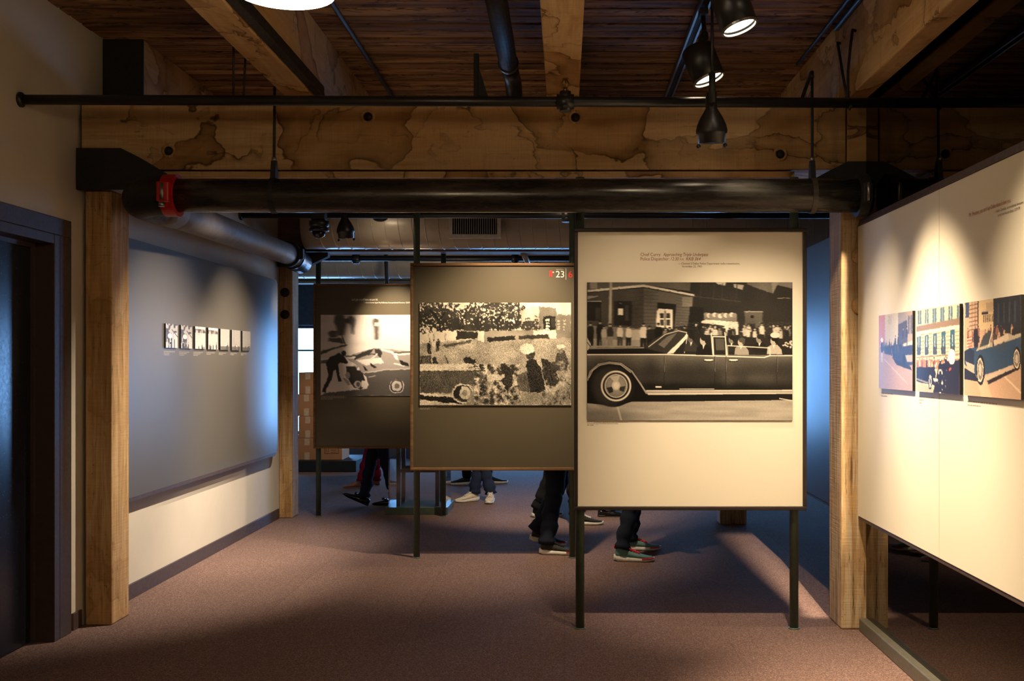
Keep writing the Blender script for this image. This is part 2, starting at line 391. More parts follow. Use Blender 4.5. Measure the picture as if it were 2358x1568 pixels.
# door in the left wall: frame, leaf
d1 = struct(empty('door_1', (LW, (DO0 + DO1) / 2, 0)))
f = MB(); fx = LW + 0.022
f.box(LW - 0.14, fx, DO1 - 0.05, DO1 + 0.012, 0, DOT + 0.004, 0.004)
f.box(LW, fx, DO1 + 0.0125, DO1 + 0.15, 0, DOT + 0.0045, 0.004)
f.box(LW, fx, DO0 - 0.15, DO1 + 0.15, DOT + 0.005, DOT + 0.10, 0.004)
f.box(LW - 0.14, fx - 0.001, DO0 + 0.05, DO1 - 0.05, DOT - 0.05, DOT + 0.004, 0.004)
f.box(LW - 0.14, fx, DO0 - 0.012, DO0 + 0.05, 0, DOT + 0.004, 0.004)
f.build('door_frame', M['trim'], d1)
f = MB(); f.box(LW - 0.10, LW - 0.085, DO1 - 0.075, DO1 - 0.05, 0, DOT - 0.05); f.box(LW - 0.10, LW - 0.085, DO0 + 0.05, DO1 - 0.075, DOT - 0.075, DOT - 0.05)
f.build('door_stop', M['trim'], d1)
MB().box(LW - 0.14, LW - 0.10, DO0 + 0.055, DO1 - 0.055, 0.008, DOT - 0.055, 0.003).build('door_leaf', M['door'], d1)

# glass wall on the right with floor channel
struct(MB().box(GX, GX + 0.012, -2.9, 6.03, 0.075, CEIL - 0.005).build('window_5', M['darkglass']))
struct(MB().box(GX - 0.045, GX + 0.05, -2.9, 6.02, 0, 0.075, 0.006).build('trim_1', M['sill']))

# ------------------------------------------------------------------ timber frame
def post(x0, x1, y0, y1, z0, z1, mat, label):
    return tag(MB().box(x0, x1, y0, y1, z0, z1, 0.012).build('timber_post', mat), label, 'post', 'timber posts')
p1 = empty('timber_post', (-2.74, 6.26, 0), 'left foreground amber timber post beside the dark door', 'post', 'timber posts')
MB().box(-2.83, -2.672, 6.15, 6.40, 0, 2.57, 0.010).build('shaft', M['post'], p1)
p2 = empty('timber_post', (-2.79, 10.5, 0), 'timber post with two bolt heads at the far end of the grey wall board', 'post', 'timber posts')
MB().box(-2.849, -2.715, 10.40, 10.64, 0, 2.57, 0.010).build('shaft', M['post'], p2)
for zz in (2.25, 2.03):
    MB().lathe([(0.046, 0), (0.046, -0.006), (0.03, -0.008), (0.03, -0.02), (0.0, -0.022)], (-2.79, 10.40, zz), (0, 1, 0), 20).build('bolt_head', M['iron'], p2)
p3 = empty('timber_post', (1.73, 6.2, 0), 'pale rough timber post next to the white wall panel on the right', 'post', 'timber posts')
MB().box(1.608, 1.86, 6.055, 6.335, 0, 2.57, 0.010).build('shaft', M['post_pale'], p3)
for zz in (2.17, 1.88):
    MB().lathe([(0.05, 0.0), (0.05, -0.012), (0.035, -0.016), (0.0, -0.018)], (1.715, 6.055, zz), (0, 1, 0), 20).build('bolt_head', M['post'], p3)
p4 = empty('timber_post', (1.6, 10.1, 0), 'timber post whose foot shows on the carpet under the cream panel', 'post', 'timber posts')
MB().box(1.49, 1.745, 9.98, 10.22, 0, 2.57, 0.010).build('shaft', M['post_pale'], p4)

def beam(x0, x1, y0, y1, z0, z1, mat, label, bolts=()):
    e = empty('timber_beam', ((x0 + x1) / 2, (y0 + y1) / 2, z0), label, 'beam', 'main ceiling beams')
    MB().box(x0, x1, y0, y1, z0 + 0.045, z1, 0.008).build('timber', mat, e)
    MB().box(x0 + 0.02, x1 - 0.3, y0 + 0.01, y1 - 0.01, z0, z0 + 0.037, 0.004).build('lower_board', mat, e)
    for bx, bz in bolts:
        MB().lathe([(0.042, 0.0), (0.042, -0.004), (0.030, -0.005), (0.028, 0.004)], (bx, y0, bz), (0, 1, 0), 22, True, False).build('bolt_washer', M['post'], e)
        MB().lathe([(0.028, 0.0), (0.016, -0.006), (0.012, -0.012), (0.0, -0.013)], (bx, y0 + 0.001, bz), (0, 1, 0), 12).build('bolt', M['iron'], e)
    return e
B1 = beam(-2.83, 1.648, 6.10, 6.42, 2.635, 3.085, M['beam'], 'water-stained front timber beam above the black pipe',
          [(-2.318, 2.79), (-1.151, 2.99), (0.064, 2.985), (1.263, 2.77)])
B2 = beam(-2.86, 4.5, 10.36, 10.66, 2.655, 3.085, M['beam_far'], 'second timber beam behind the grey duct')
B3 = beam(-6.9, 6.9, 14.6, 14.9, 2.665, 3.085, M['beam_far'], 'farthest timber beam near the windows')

def cap(xl, xr, y0, y1, mirror, label, dz=0.0):
    pts = [(xl, 2.80), (xl + 0.26, 2.80), (xl + 0.36, 2.75), (xl + 0.52, 2.655), (xl + 0.52, 2.60), (xl + 0.30, 2.56), (xl, 2.56)]
    pts = [(p, max(z - dz, 2.56 + 0.2 * (z - 2.56))) for p, z in pts]
    if mirror: pts = [(xr - (p - xl), z) for p, z in pts][::-1]
    e = MB().prism(pts, 1, y0, y1).build('column_cap', M['iron'])
    return tag(e, label, 'column cap', 'iron column caps')
cap(-2.845, 0, 6.07, 6.098, False, 'black iron cap on the left post under the front beam')
cap(0, 1.90, 6.03, 6.098, True, 'black iron cap above the pale post on the right', 0.085)
e = MB().prism([(-2.84, 2.64), (-2.34, 2.64), (-2.34, 2.60), (-2.55, 2.50), (-2.84, 2.50)], 1, 10.30, 10.398).build('column_cap', M['iron'])
tag(e, 'black iron cap on the far left post beneath the grey pipe', 'column cap', 'iron column caps')
tag(MB().box(1.655, 1.86, 6.10, 6.33, 2.575, CEIL - 0.01, 0.006).build('timber_post', M['plank']), 'dark upper stub post above the right column cap', 'post')

def joist(x0, x1, y0, y1, z0, label):
    return tag(MB().box(x0, x1, y0, y1, z0, CEIL - 0.004, 0.008).build('ceiling_joist', M['joist']), label, 'joist', 'ceiling joists')
joist(-1.62, -1.455, -2.9, 10.3, 3.09, 'stained ceiling joist left of centre with a dark track along it')
joist(-0.105, 0.085, -2.9, 10.3, 3.09, 'stained ceiling joist running straight above the sprinkler head')
joist(1.60, 1.715, -2.9, 6.09, 3.045, 'ceiling joist along the glass wall with hanger rods nailed to it')
tag(MB().box(-2.847, -2.598, 6.425, 6.438, 3.087, CEIL - 0.006).build('joist_end_cover', M['iron']), 'black plate added over the joist end against the left wall', 'plate')  # plate added so the joist's front face stays dark
joist(-2.845, -2.60, 6.44, 10.3, 3.09, 'short shadowed joist in the corner against the left wall')
joist(1.60, 1.652, 6.10, 10.3, 3.09, 'joist continuing above the dark daylit board')

# ------------------------------------------------------------------ pipes and services
PX, PY, PZ, PR = 5.85, 5.85, 2.487, 0.095
pipe = empty('drain_pipe', (0, PY, PZ), 'thick black pipe crossing the room under the front beam', 'pipe')
MB().tube([(x, PY, PZ) for x in np.linspace(-2.22, GX - 0.03, 12)], PR, 32).build('pipe_run', M['pipe'], pipe)
el = [(-2.20, PY, PZ)] + [(-2.24 - 0.19 * math.sin(a), PY + 0.19 - 0.19 * math.cos(a), PZ) for a in np.linspace(0, math.pi / 2, 9)] + [(-2.432, 6.20, PZ)]
MB().tube(el, [0.112] * len(el), 28).build('elbow', M['black_matte'], pipe)
red = MB().ring((-2.20, PY, PZ), (1, 0, 0), 0.094, 0.118, 0.072, 36)
red.box(-2.235, -2.165, PY - 0.155, PY - 0.10, PZ - 0.055, PZ + 0.055, 0.008)
rc = red.build('coupling', M['red'], pipe); rc['label'] = 'red pipe coupling'
MB().cyl((-2.20, PY - 0.158, PZ - 0.045), (-2.20, PY - 0.158, PZ + 0.045), 0.010, 10).build('bolt', M['steel'], rc)
MB().cyl((-2.20, PY - 0.160, PZ - 0.085), (-2.20, PY - 0.160, PZ - 0.060), 0.018, 6).build('nut', M['steel'], rc)
cc = MB().ring((1.665, PY, PZ), (1, 0, 0), 0.094, 0.120, 0.055, 36); cc.box(1.64, 1.69, PY - 0.145, PY - 0.10, PZ - 0.06, PZ + 0.05, 0.006)
gc = cc.build('coupling', M['iron'], pipe)
MB().cyl((1.665, PY - 0.15, PZ - 0.05), (1.665, PY - 0.15, PZ + 0.05), 0.010, 10).build('bolt', M['steel'], gc)
# pipe running back along the left wall
pb = empty('drain_pipe', (-2.5, 8, 2.52), 'grey pipe running back along the left wall above the board', 'pipe')
a0, a1 = Vector((-2.435, 6.20, 2.487)), Vector((-2.60, 9.80, 2.57))
MB().tube([a0.lerp(a1, t) for t in np.linspace(0, 1, 8)], 0.098, 28).build('pipe_run', M['pipe_grey'], pb)
dr = (a1 - a0).normalized()
MB().tube([a0 + dr * 0.0, a0 + dr * 0.34], 0.104, 28).build('sleeve', M['pipe_grey'], pb)
c2 = MB().ring(a1[:], dr[:], 0.095, 0.122, 0.06, 30); c2.box(a1.x + 0.10, a1.x + 0.15, a1.y - 0.04, a1.y + 0.02, a1.z - 0.05, a1.z + 0.05, 0.006); c2.build('coupling', M['iron'], pb)
MB().tube([(-2.602, 9.84, 2.57), (-2.605, 10.0, 2.565), (-2.60, 10.12, 2.55), (-2.585, 10.24, 2.53)], [0.112, 0.112, 0.115, 0.108], 24).build('elbow', M['black_metal'], pb)
MB().ring((-2.604, 9.98, 2.566), (0, 1, 0), 0.11, 0.122, 0.04).build('flange', M['black_metal'], pb)

def hanger(name, x, y, zc, r, ztop, label, off=0.0, bandw=0.028):
    e = empty(name, (x, y, zc), label, 'pipe hanger', 'pipe hangers')
    MB().ring((x, y, zc), (1, 0, 0), r + 0.001, r + 0.005, bandw, 32).build('strap', M['galv'] if off else M['iron'], e)
    MB().prism([(y - 0.035, zc + r * 0.95), (y + 0.035, zc + r * 0.95), (y + 0.014, zc + r + 0.10), (y - 0.014, zc + r + 0.10)], 0, x - bandw / 2, x + bandw / 2).build('clevis', M['iron'], e)
    MB().cyl((x, y, zc + r + 0.08), (x + off, y + 0.01, ztop), 0.008, 8).build('rod', M['iron'], e)
    MB().cyl((x, y, zc + r + 0.095), (x, y, zc + r + 0.12), 0.014, 6).build('nut', M['steel'], e)
    return e
hanger('pipe_hanger', -1.63, PY, PZ, PR, 3.10, 'pipe hanger on the left third of the thick black pipe')
hg = hanger('pipe_hanger', 1.39, PY, PZ, PR, 3.18, 'galvanised strap hanger on the thick pipe by the right post', off=0.002)
MB().tube([(1.392, 5.86, 3.15), (1.392, 5.865, 3.185), (1.392, 5.89, 3.185), (1.392, 6.13, 3.09)], 0.011, 8).build('wall_arm', M['iron'], hg)

# sprinkler branch pipe in front of the beam and its repeats
def sprinkler_line(x0, x1, y0, y1, z, r, heads, label, flange=True):
    e = empty('sprinkler_pipe', ((x0 + x1) / 2, (y0 + y1) / 2, z), label, 'pipe', 'sprinkler pipes')
    yy = lambda x: y0 + (y1 - y0) * (x - x0) / (x1 - x0)
    MB().cyl((x0, y0, z), (x1, y1, z), r, 20).build('pipe_run', M['black_metal'], e)
    if flange: MB().lathe([(r * 1.5, 0), (r * 1.5, 0.012), (r * 1.15, 0.02)], (x0 - 0.002, y0, z), (1, 0, 0), 20).build('wall_flange', M['black_metal'], e)
    for hx in heads:
        t = MB().cyl((hx - 0.045, yy(hx), z), (hx + 0.045, yy(hx), z), r * 1.5, 20).cyl((hx, yy(hx), z), (hx, yy(hx), z + r * 2.0), r * 1.15, 16)
        t.cyl((hx, yy(hx), z - r * 1.9), (hx, yy(hx), z), r * 1.2, 16)
        te = t.build('tee', M['black_metal'], e)
        zz = z + r * 2.0
        h = MB().cyl((hx, yy(hx), zz - 0.005), (hx, yy(hx), zz + 0.022), 0.011, 10)
        for s in (-1, 1): h.tube([(hx + s * 0.009, yy(hx), zz + 0.02), (hx + s * 0.020, yy(hx), zz + 0.042), (hx + s * 0.006, yy(hx), zz + 0.066)], 0.0035, 6)
        h.cyl((hx, yy(hx), zz + 0.02), (hx, yy(hx), zz + 0.064), 0.003, 6); h.cyl((hx, yy(hx), zz + 0.066), (hx, yy(hx), zz + 0.070), 0.017, 14)
        h.build('sprinkler_head', M['brass'], te)
    return e
sprinkler_line(LW + 0.004, GX - 0.004, 5.45, 5.52, 2.925, 0.0265, [0.004], 'thin black sprinkler pipe in front of the stained beam')
sprinkler_line(LW + 0.004, 4.4, 9.16, 9.2, 2.855, 0.036, [0.02], 'black sprinkler pipe in front of the vent grille')
sprinkler_line(-6.99, 6.99, 13.1, 13.1, 2.86, 0.035, [-2.62, -0.62], 'farthest black sprinkler pipe below the second beam', False)

def rod(pts, r, label, name='hanger_rod', mat='iron'):
    return tag(MB().tube(pts, r, 8).build(name, M[mat]), label, 'rod', 'hanger rods')
rod([(1.60, 5.72, 3.37), (1.575, 5.70, 3.37), (1.535, 5.60, 3.24), (1.508, 5.545, 3.10), (1.507, 5.545, 2.925), (1.507, 5.515, 2.893), (1.507, 5.485, 2.90)], 0.008, 'bent iron rod looped under the sprinkler pipe, right of the pair')
rod([(1.60, 6.04, 3.40), (1.58, 6.03, 3.40), (1.55, 5.85, 3.24), (1.505, 5.56, 2.965)], 0.008, 'bent iron rod hooked to the joist, left of the pair')
rod([(-1.735, 5.462, 3.535), (-1.735, 5.462, 2.955)], 0.006, 'thin rod from ceiling to sprinkler pipe left of the stained joist')
rod([(-1.70, 5.60, 3.535), (-1.70, 5.52, 2.95)], 0.006, 'second thin rod just right of the ceiling rod near the stained joist')

# conduit and tracks under the ceiling
def run(name, pts, r, mat, label, cat='conduit', seg=12):
    return tag(MB().tube(pts, r, seg).build(name, M[mat]), label, cat)
run('conduit', [(-1.275, -2, CEIL - 0.03), (-1.275, 7.9, CEIL - 0.03)], 0.014, 'black_metal', 'thin dark conduit under the planks right of the stained joist')
run('conduit', [(1.585, -2, 3.50), (1.585, 6.08, 3.50)], 0.016, 'black_metal', 'dark conduit along the top of the joist by the glass wall')
run('conduit', [(1.545, -2, 3.525), (1.545, 6.9, 3.525)], 0.013, 'black_metal', 'upper of the two dark conduits by the glass wall')
tag(MB().box(-1.452, -1.40, -2, 6.08, 3.10, 3.16, 0.004).build('light_track', M['black_matte']), 'black cable tray along the side of the left joist', 'track')
e = empty('vent_pipe', (-0.30, 4.6, 3.30), 'black round pipe under the planks beside the central joist', 'pipe')
MB().cyl((-0.335, 1.0, 3.33), (-0.335, 6.25, 3.33), 0.055, 24).build('pipe_run', M['black_matte'], e)
MB().tube([(-0.335, 6.2, 3.33), (-0.330, 6.42, 3.33), (-0.322, 6.55, 3.31), (-0.318, 6.62, 3.24), (-0.318, 6.64, 3.13)], 0.052, 24).build('elbow', M['black_metal'], e)
MB().ring((-0.335, 6.2, 3.33), (0, 1, 0), 0.054, 0.062, 0.03).build('collar', M['black_metal'], e)
e = empty('cable_bracket', (-0.52, 6.4, 3.1), 'small black bracket standing left of the round ceiling pipe', 'bracket')
MB().box(-0.55, -0.52, 6.3, 6.36, 3.10, 3.42, 0.004).build('upright', M['black_matte'], e)
MB().prism([(-0.52, 3.34), (-0.52, 3.12), (-0.45, 3.12)], 1, 6.30, 6.34).build('gusset', M['black_matte'], e)

# track with slot
tr = empty('light_track', (0.765, 4.6, 3.52), 'silver lighting track under the planks carrying the spotlights', 'track')
t = MB(); t.box(0.735, 0.747, 2.2, 7.7, 3.495, 3.535); t.box(0.783, 0.795, 2.2, 7.7, 3.495, 3.535); t.box(0.735, 0.795, 2.2, 7.7, 3.53, 3.537)
t.build('rail', M['steel'], tr)
MB().box(0.749, 0.781, 2.2, 7.7, 3.512, 3.528).build('conductor', M['black_matte'], tr)

# ------------------------------------------------------------------ spotlights
def add_spot(e, pos, tgt, energy, ang, blend, col, size=0.03):
    ld = bpy.data.lights.new('spot_light', 'SPOT'); ld.energy = energy; ld.color = col; ld.spot_size = math.radians(ang); ld.spot_blend = blend; ld.shadow_soft_size = size
    lo = bpy.data.objects.new('spot_light', ld); COL.objects.link(lo); lo.parent = e
    lo.location = Vector(pos) - world_loc(e)
    lo.rotation_euler = (Vector(tgt) - Vector(pos)).to_track_quat('-Z', 'Y').to_euler()
def spotlight(pos, tgt, label, energy=60, ang=60, blend=0.8, style='can', mount=None, col=WARM, R=0.082, lit=True, L=0.19):
    p = Vector(pos); d = (Vector(tgt) - p).normalized()
    e = empty('spotlight', pos, label, 'spotlight', 'track spotlights')
    if style == 'can':
        prof = [(0.0, -L * 0.55), (R * 0.86, -L * 0.55), (R, -L * 0.47), (R, L * 0.45), (R * 0.93, L * 0.45), (R * 0.88, L * 0.36)]
        MB().lathe(prof, pos, d, 32, True, False).build('housing', M['black_metal'], e)
        MB().ring((p + d * L * 0.455)[:], d[:], R * 0.90, R * 1.01, 0.010, 32).build('rim', M['steel'], e)
        MB().lathe([(0.0, L * 0.37), (R * 0.87, L * 0.37), (R * 0.6, L * 0.395), (0.0, L * 0.405)], pos, d, 32).build('lens', M['lens'] if lit else M['black_matte'], e)
        fp = p + d * (L * 0.5)
    else:
        prof = [(0.0, -0.15), (R * 0.34, -0.15), (R * 0.37, -0.07), (R * 0.48, -0.055), (R * 0.74, -0.02), (R * 0.93, 0.015), (R * 1.0, 0.04), (R * 0.99, 0.055), (R * 0.88, 0.060), (R * 0.85, 0.105), (R * 0.77, 0.105), (R * 0.74, 0.08)]
        MB().lathe(prof, pos, d, 32, True, False).build('housing', M['black_metal'], e)
        MB().lathe([(0.0, 0.085), (R * 0.76, 0.085), (R * 0.5, 0.10), (0, 0.105)], pos, d, 28).build('lens', M['lens'] if lit else M['black_matte'], e)
        side = d.cross(Vector((0, 1, 0))).normalized()
        for s in (-1, 1):
            c = p + d * 0.118 + side * s * R * 0.85; MB().ball(c[:], 0.012, 10, 6).build('clip', M['black_metal'], e)
        fp = p + d * 0.13
    if mount:
        mt = Vector(mount); back = p - d * (L * 0.30 if style == 'can' else 0.12)
        k = back.lerp(mt, 0.55); k.x = mt.x
        MB().tube([back[:], (back.lerp(k, 0.8))[:], k[:]], [0.026, 0.026, 0.020], 12).build('neck', M['black_matte'], e)
        MB().cyl((k.x, k.y, k.z - 0.02), mt[:], 0.013, 10).build('stem', M['black_metal'], e)
        MB().box(mt.x - 0.022, mt.x + 0.022, mt.y - 0.05, mt.y + 0.05, mt.z, mt.z + 0.035, 0.004).build('adapter', M['black_matte'], e)
    if energy > 0: add_spot(e, fp, tgt, energy, ang, blend, col)
    return e
TZ = 3.46
SP = 2.0; SOFT = (1.0, 0.86, 0.68)
spotlight((0.80, 4.93, 3.215), (1.69, 4.62, 0.45), 'lit black can spotlight cut by the top edge, nearest of the track', 420 * SP, 54, 1.0, mount=(0.765, 4.98, TZ), R=0.088)
spotlight((0.745, 5.60, 3.15), (1.69, 5.35, 0.6), 'lit black can spotlight below the silver track, behind the thin stem', 105 * SP, 56, 1.0, mount=(0.765, 5.75, TZ), R=0.088)
s3 = spotlight((0.756, 5.36, 2.785), (0.80, 5.55, 1.6), 'black bell-shaped spotlight hanging before the stained beam', 0, style='bell', R=0.081, lit=False)
MB().cyl((0.749, 5.29, 2.90), (0.749, 5.29, 3.50), 0.008, 10).build('stem', M['black_metal'], s3)
MB().cyl((0.750, 5.293, 2.87), (0.749, 5.29, 3.02), 0.017, 12).build('knuckle', M['black_matte'], s3)
# the rest of the heads, above the frame or behind the beam
spotlight((0.45, 4.30, 3.30), (0.52, 6.0, 1.30), 'track spotlight above the frame aimed at the cream panel, left one', 52 * SP, 50, 1.0, mount=(0.765, 4.35, TZ))
spotlight((1.12, 4.30, 3.30), (1.10, 6.0, 1.12), 'track spotlight above the frame aimed at the cream panel, right one', 200 * SP, 44, 1.0, mount=(0.765, 4.20, TZ))
sl_ = spotlight((1.50, 4.20, 3.405), (1.515, 7.55, 0.0), 'spotlight above the frame aimed past the cream panel at the carpet', 1100 * SP, 27, 0.25, mount=(1.50, 4.16, 3.518), R=0.055)
for o_ in sl_.children:
    if o_.type == 'LIGHT': o_.data.shadow_soft_size = 0.003; lx_, ly_ = world_loc(o_)[:2]
for x0_, x1_ in ((1.40, lx_ - 0.0009), (lx_ + 0.0060, 1.594)):
    MB().box(x0_, x1_, ly_ + 0.1, ly_ + 0.103, 3.11, 3.37).build('light_flap', M['black_matte'], sl_)  # unseen plates added to cut the beam to a strip of carpet
MB().box(1.40, 1.594, ly_ + 0.03, ly_ + 0.103, 3.37, 3.375).build('light_flap_bracket', M['black_matte'], sl_)
spotlight((0.9, 3.3, 3.25), (1.69, 3.75, 0.6), 'track spotlight above the frame aimed at the near end of the white panel', 170 * SP, 58, 1.0, mount=(0.765, 3.3, TZ))
spotlight((-0.50, 7.05, 2.97), (-0.50, 8.22, 1.75), 'spotlight behind the front beam aimed at the dark park panel', 52 * SP, 58, 1.0, mount=(-0.50, 6.47, 2.95))
spotlight((-1.66, 9.36, 2.93), (-1.72, 10.45, 1.85), 'spotlight behind the front beam aimed at the farthest panel', 210 * SP, 37, 1.0, mount=(-1.54, 9.30, 3.054), R=0.07)
spotlight((-0.95, 6.90, 3.00), (-2.80, 7.25, 0.85), 'spotlight behind the front beam aimed at the grey board, near one', 310 * SP, 70, 1.0, mount=(-0.95, 6.47, 2.95), col=SOFT)
spotlight((-1.40, 8.35, 2.97), (-2.80, 8.75, 0.80), 'spotlight behind the front beam aimed at the grey board, far one', 260 * SP, 72, 1.0, mount=(-1.54, 8.35, 3.054), col=SOFT)
spotlight((-0.05, 7.40, 2.95), (-0.95, 8.6, 0.0), 'spotlight under the central joist aimed down at the open carpet', 150 * SP, 88, 1.0, mount=(-0.01, 7.42, 3.054))
spotlight((-0.05, 8.90, 2.95), (-0.1, 11.0, 0.0), 'added fill spotlight under the central joist aimed at the carpet behind the panels', 230 * SP, 58, 1.0, mount=(-0.01, 8.88, 3.054), R=0.07)  # added to brighten the carpet at the back
spotlight((-2.30, 13.4, 2.42), (-3.5, 14.85, 0.6), 'added fill spotlight hidden behind the farthest panel aimed at the cartons', 40 * SP, 50, 1.0, mount=(-2.30, 13.42, 3.518))  # added to lift the backlit cartons
b4 = spotlight((-1.905, 9.05, 2.735), (-1.80, 9.2, 1.2), 'black bell spotlight hanging from the second sprinkler pipe', 0, style='bell', R=0.078, lit=False)
MB().tube([(-1.92, 9.03, 2.86), (-1.925, 9.02, 2.93), (-1.925, 9.02, 3.52)], 0.010, 8).build('stem', M['black_metal'], b4)

# dome camera
dc = empty('dome_camera', (-2.12, 9.0, 2.68), 'small black dome camera under the second sprinkler pipe', 'camera')
MB().box(-2.18, -2.06, 8.95, 9.05, 2.78, 2.85, 0.006).build('bracket', M['black_matte'], dc)
MB().cyl((-2.12, 9.0, 2.85), (-2.12, 9.0, 3.53), 0.008, 8).build('stem', M['steel'], dc)
MB().lathe([(0.05, 0.10), (0.085, 0.09), (0.085, 0.05), (0.075, 0.045), (0.075, 0.03), (0.085, 0.025), (0.085, 0.005), (0.06, 0.0)], (-2.12, 9.0, 2.68), (0, 0, 1), 24).build('housing', M['black_metal'], dc)
MB().lathe([(0.0, -0.058), (0.03, -0.052), (0.05, -0.033), (0.06, 0.0)], (-2.12, 9.0, 2.68), (0, 0, 1), 24).build('dome', M['door'], dc)

# pendant lamps
def pendant(x, y, z, label, bowl='lamp_bowl'):
    e = empty('pendant_lamp', (x, y, z), label, 'lamp', 'round pendant lamps')
    MB().lathe([(0.0, -0.014), (0.10, -0.012), (0.142, -0.003), (0.154, 0.02), (0.140, 0.075), (0.09, 0.115), (0.0, 0.12)], (x, y, z), (0, 0, 1), 40).build('diffuser', M[bowl], e)
    MB().lathe([(0.05, 0.112), (0.05, 0.15), (0.02, 0.18), (0.0, 0.18)], (x, y, z), (0, 0, 1), 24).build('holder', M['black_metal'], e)
    MB().cyl((x, y, z + 0.17), (x, y, CEIL - 0.005), 0.010, 10).build('rod', M['black_metal'], e)
    return e
pendant(-0.806, 3.0, 2.616, 'bright round pendant lamp cut by the top edge of the picture')
pendant(-0.806, 0.2, 2.635, 'round fill lamp added behind the viewpoint')  # added out of view as general warm fill

M['fill_bowl'] = emit('fill_bowl', (1.0, 0.80, 0.56), 22.0)
pendant(-1.75, 12.2, 2.16, 'round fill lamp added behind the farthest panel', 'fill_bowl')  # unseen lamp added to warm the far bay and its duct

# ------------------------------------------------------------------ ducts with spiral seams and grille
def duct(x0, x1, y, z, r, pitch, label, slope=0.35):
    e = empty('spiral_duct', ((x0 + x1) / 2, y, z), label, 'duct', 'spiral ducts')
    MB().tube([(x, y, z) for x in np.linspace(x0, x1, 10)], r, 48).build('shell', M['duct'], e)
    n = int((x1 - x0 - 0.2) / pitch)
    seam = MB(); seg = 40
    for k in range(n):
        pts = [(0.1 + x0 + k * pitch + pitch * (i / seg), y + (r + 0.001) * math.cos(2 * math.pi * i / seg), z + (r + 0.001) * math.sin(2 * math.pi * i / seg)) for i in range(seg + 1)]
        seam.tube(pts, 0.004, 5, False)
    so = seam.build('seam', M['duct'], e); so['kind'] = 'stuff'
    for hx in np.arange(x0 + 0.6, x1, 2.2):
        MB().cyl((hx, y, z + r * 0.9), (hx, y, CEIL + 0.005), 0.006, 8).build('hanger_rod', M['iron'], e)
    return e
du = duct(-2.47, 5.2, 9.95, 2.86, 0.225, 0.125, 'pale spiral duct behind the thick black pipe')
duct(-5.6, 5.2, 13.9, 2.90, 0.225, 0.16, 'farther spiral duct seen above the panels')
g = MB(); gx0, gx1, gz0, gz1, gy = -1.075, -0.59, 2.705, 3.02, 9.66
g.box(gx0, gx0 + 0.035, gy, gy + 0.06, gz0, gz1); g.box(gx1 - 0.035, gx1, gy, gy + 0.06, gz0, gz1)
g.box(gx0 + 0.035, gx1 - 0.035, gy, gy + 0.06, gz0, gz0 + 0.035); g.box(gx0 + 0.035, gx1 - 0.035, gy, gy + 0.06, gz1 - 0.035, gz1)
vg = empty('vent_grille', (-0.83, gy, gz0), 'light framed vent grille on the near spiral duct', 'vent')
g.build('frame', M['grille'], vg)
MB().box(gx0 + 0.035, gx1 - 0.035, gy + 0.045, gy + 0.055, gz0 + 0.035, gz1 - 0.035).build('backing', M['dark_void'], vg)
sl = None
for k in range(20):
    xx = gx0 + 0.05 + k * 0.0203
    if sl is None: sl = MB().box(xx - 0.002, xx + 0.002, gy + 0.008, gy + 0.04, gz0 + 0.035, gz1 - 0.035).build('slat', M['grille'], vg); slx = xx
    else:
        c = sl.copy(); COL.objects.link(c); c.parent = vg; c.location = (xx - slx, 0, 0)
run('conduit', [(-0.42, 10.55, 2.66), (-0.385, 10.9, 2.60), (-0.36, 11.3, 2.52), (-0.35, 12.9, 2.52), (-0.35, 12.98, 2.80)], 0.028, 'duct', 'short slanting grey conduit below the second beam')

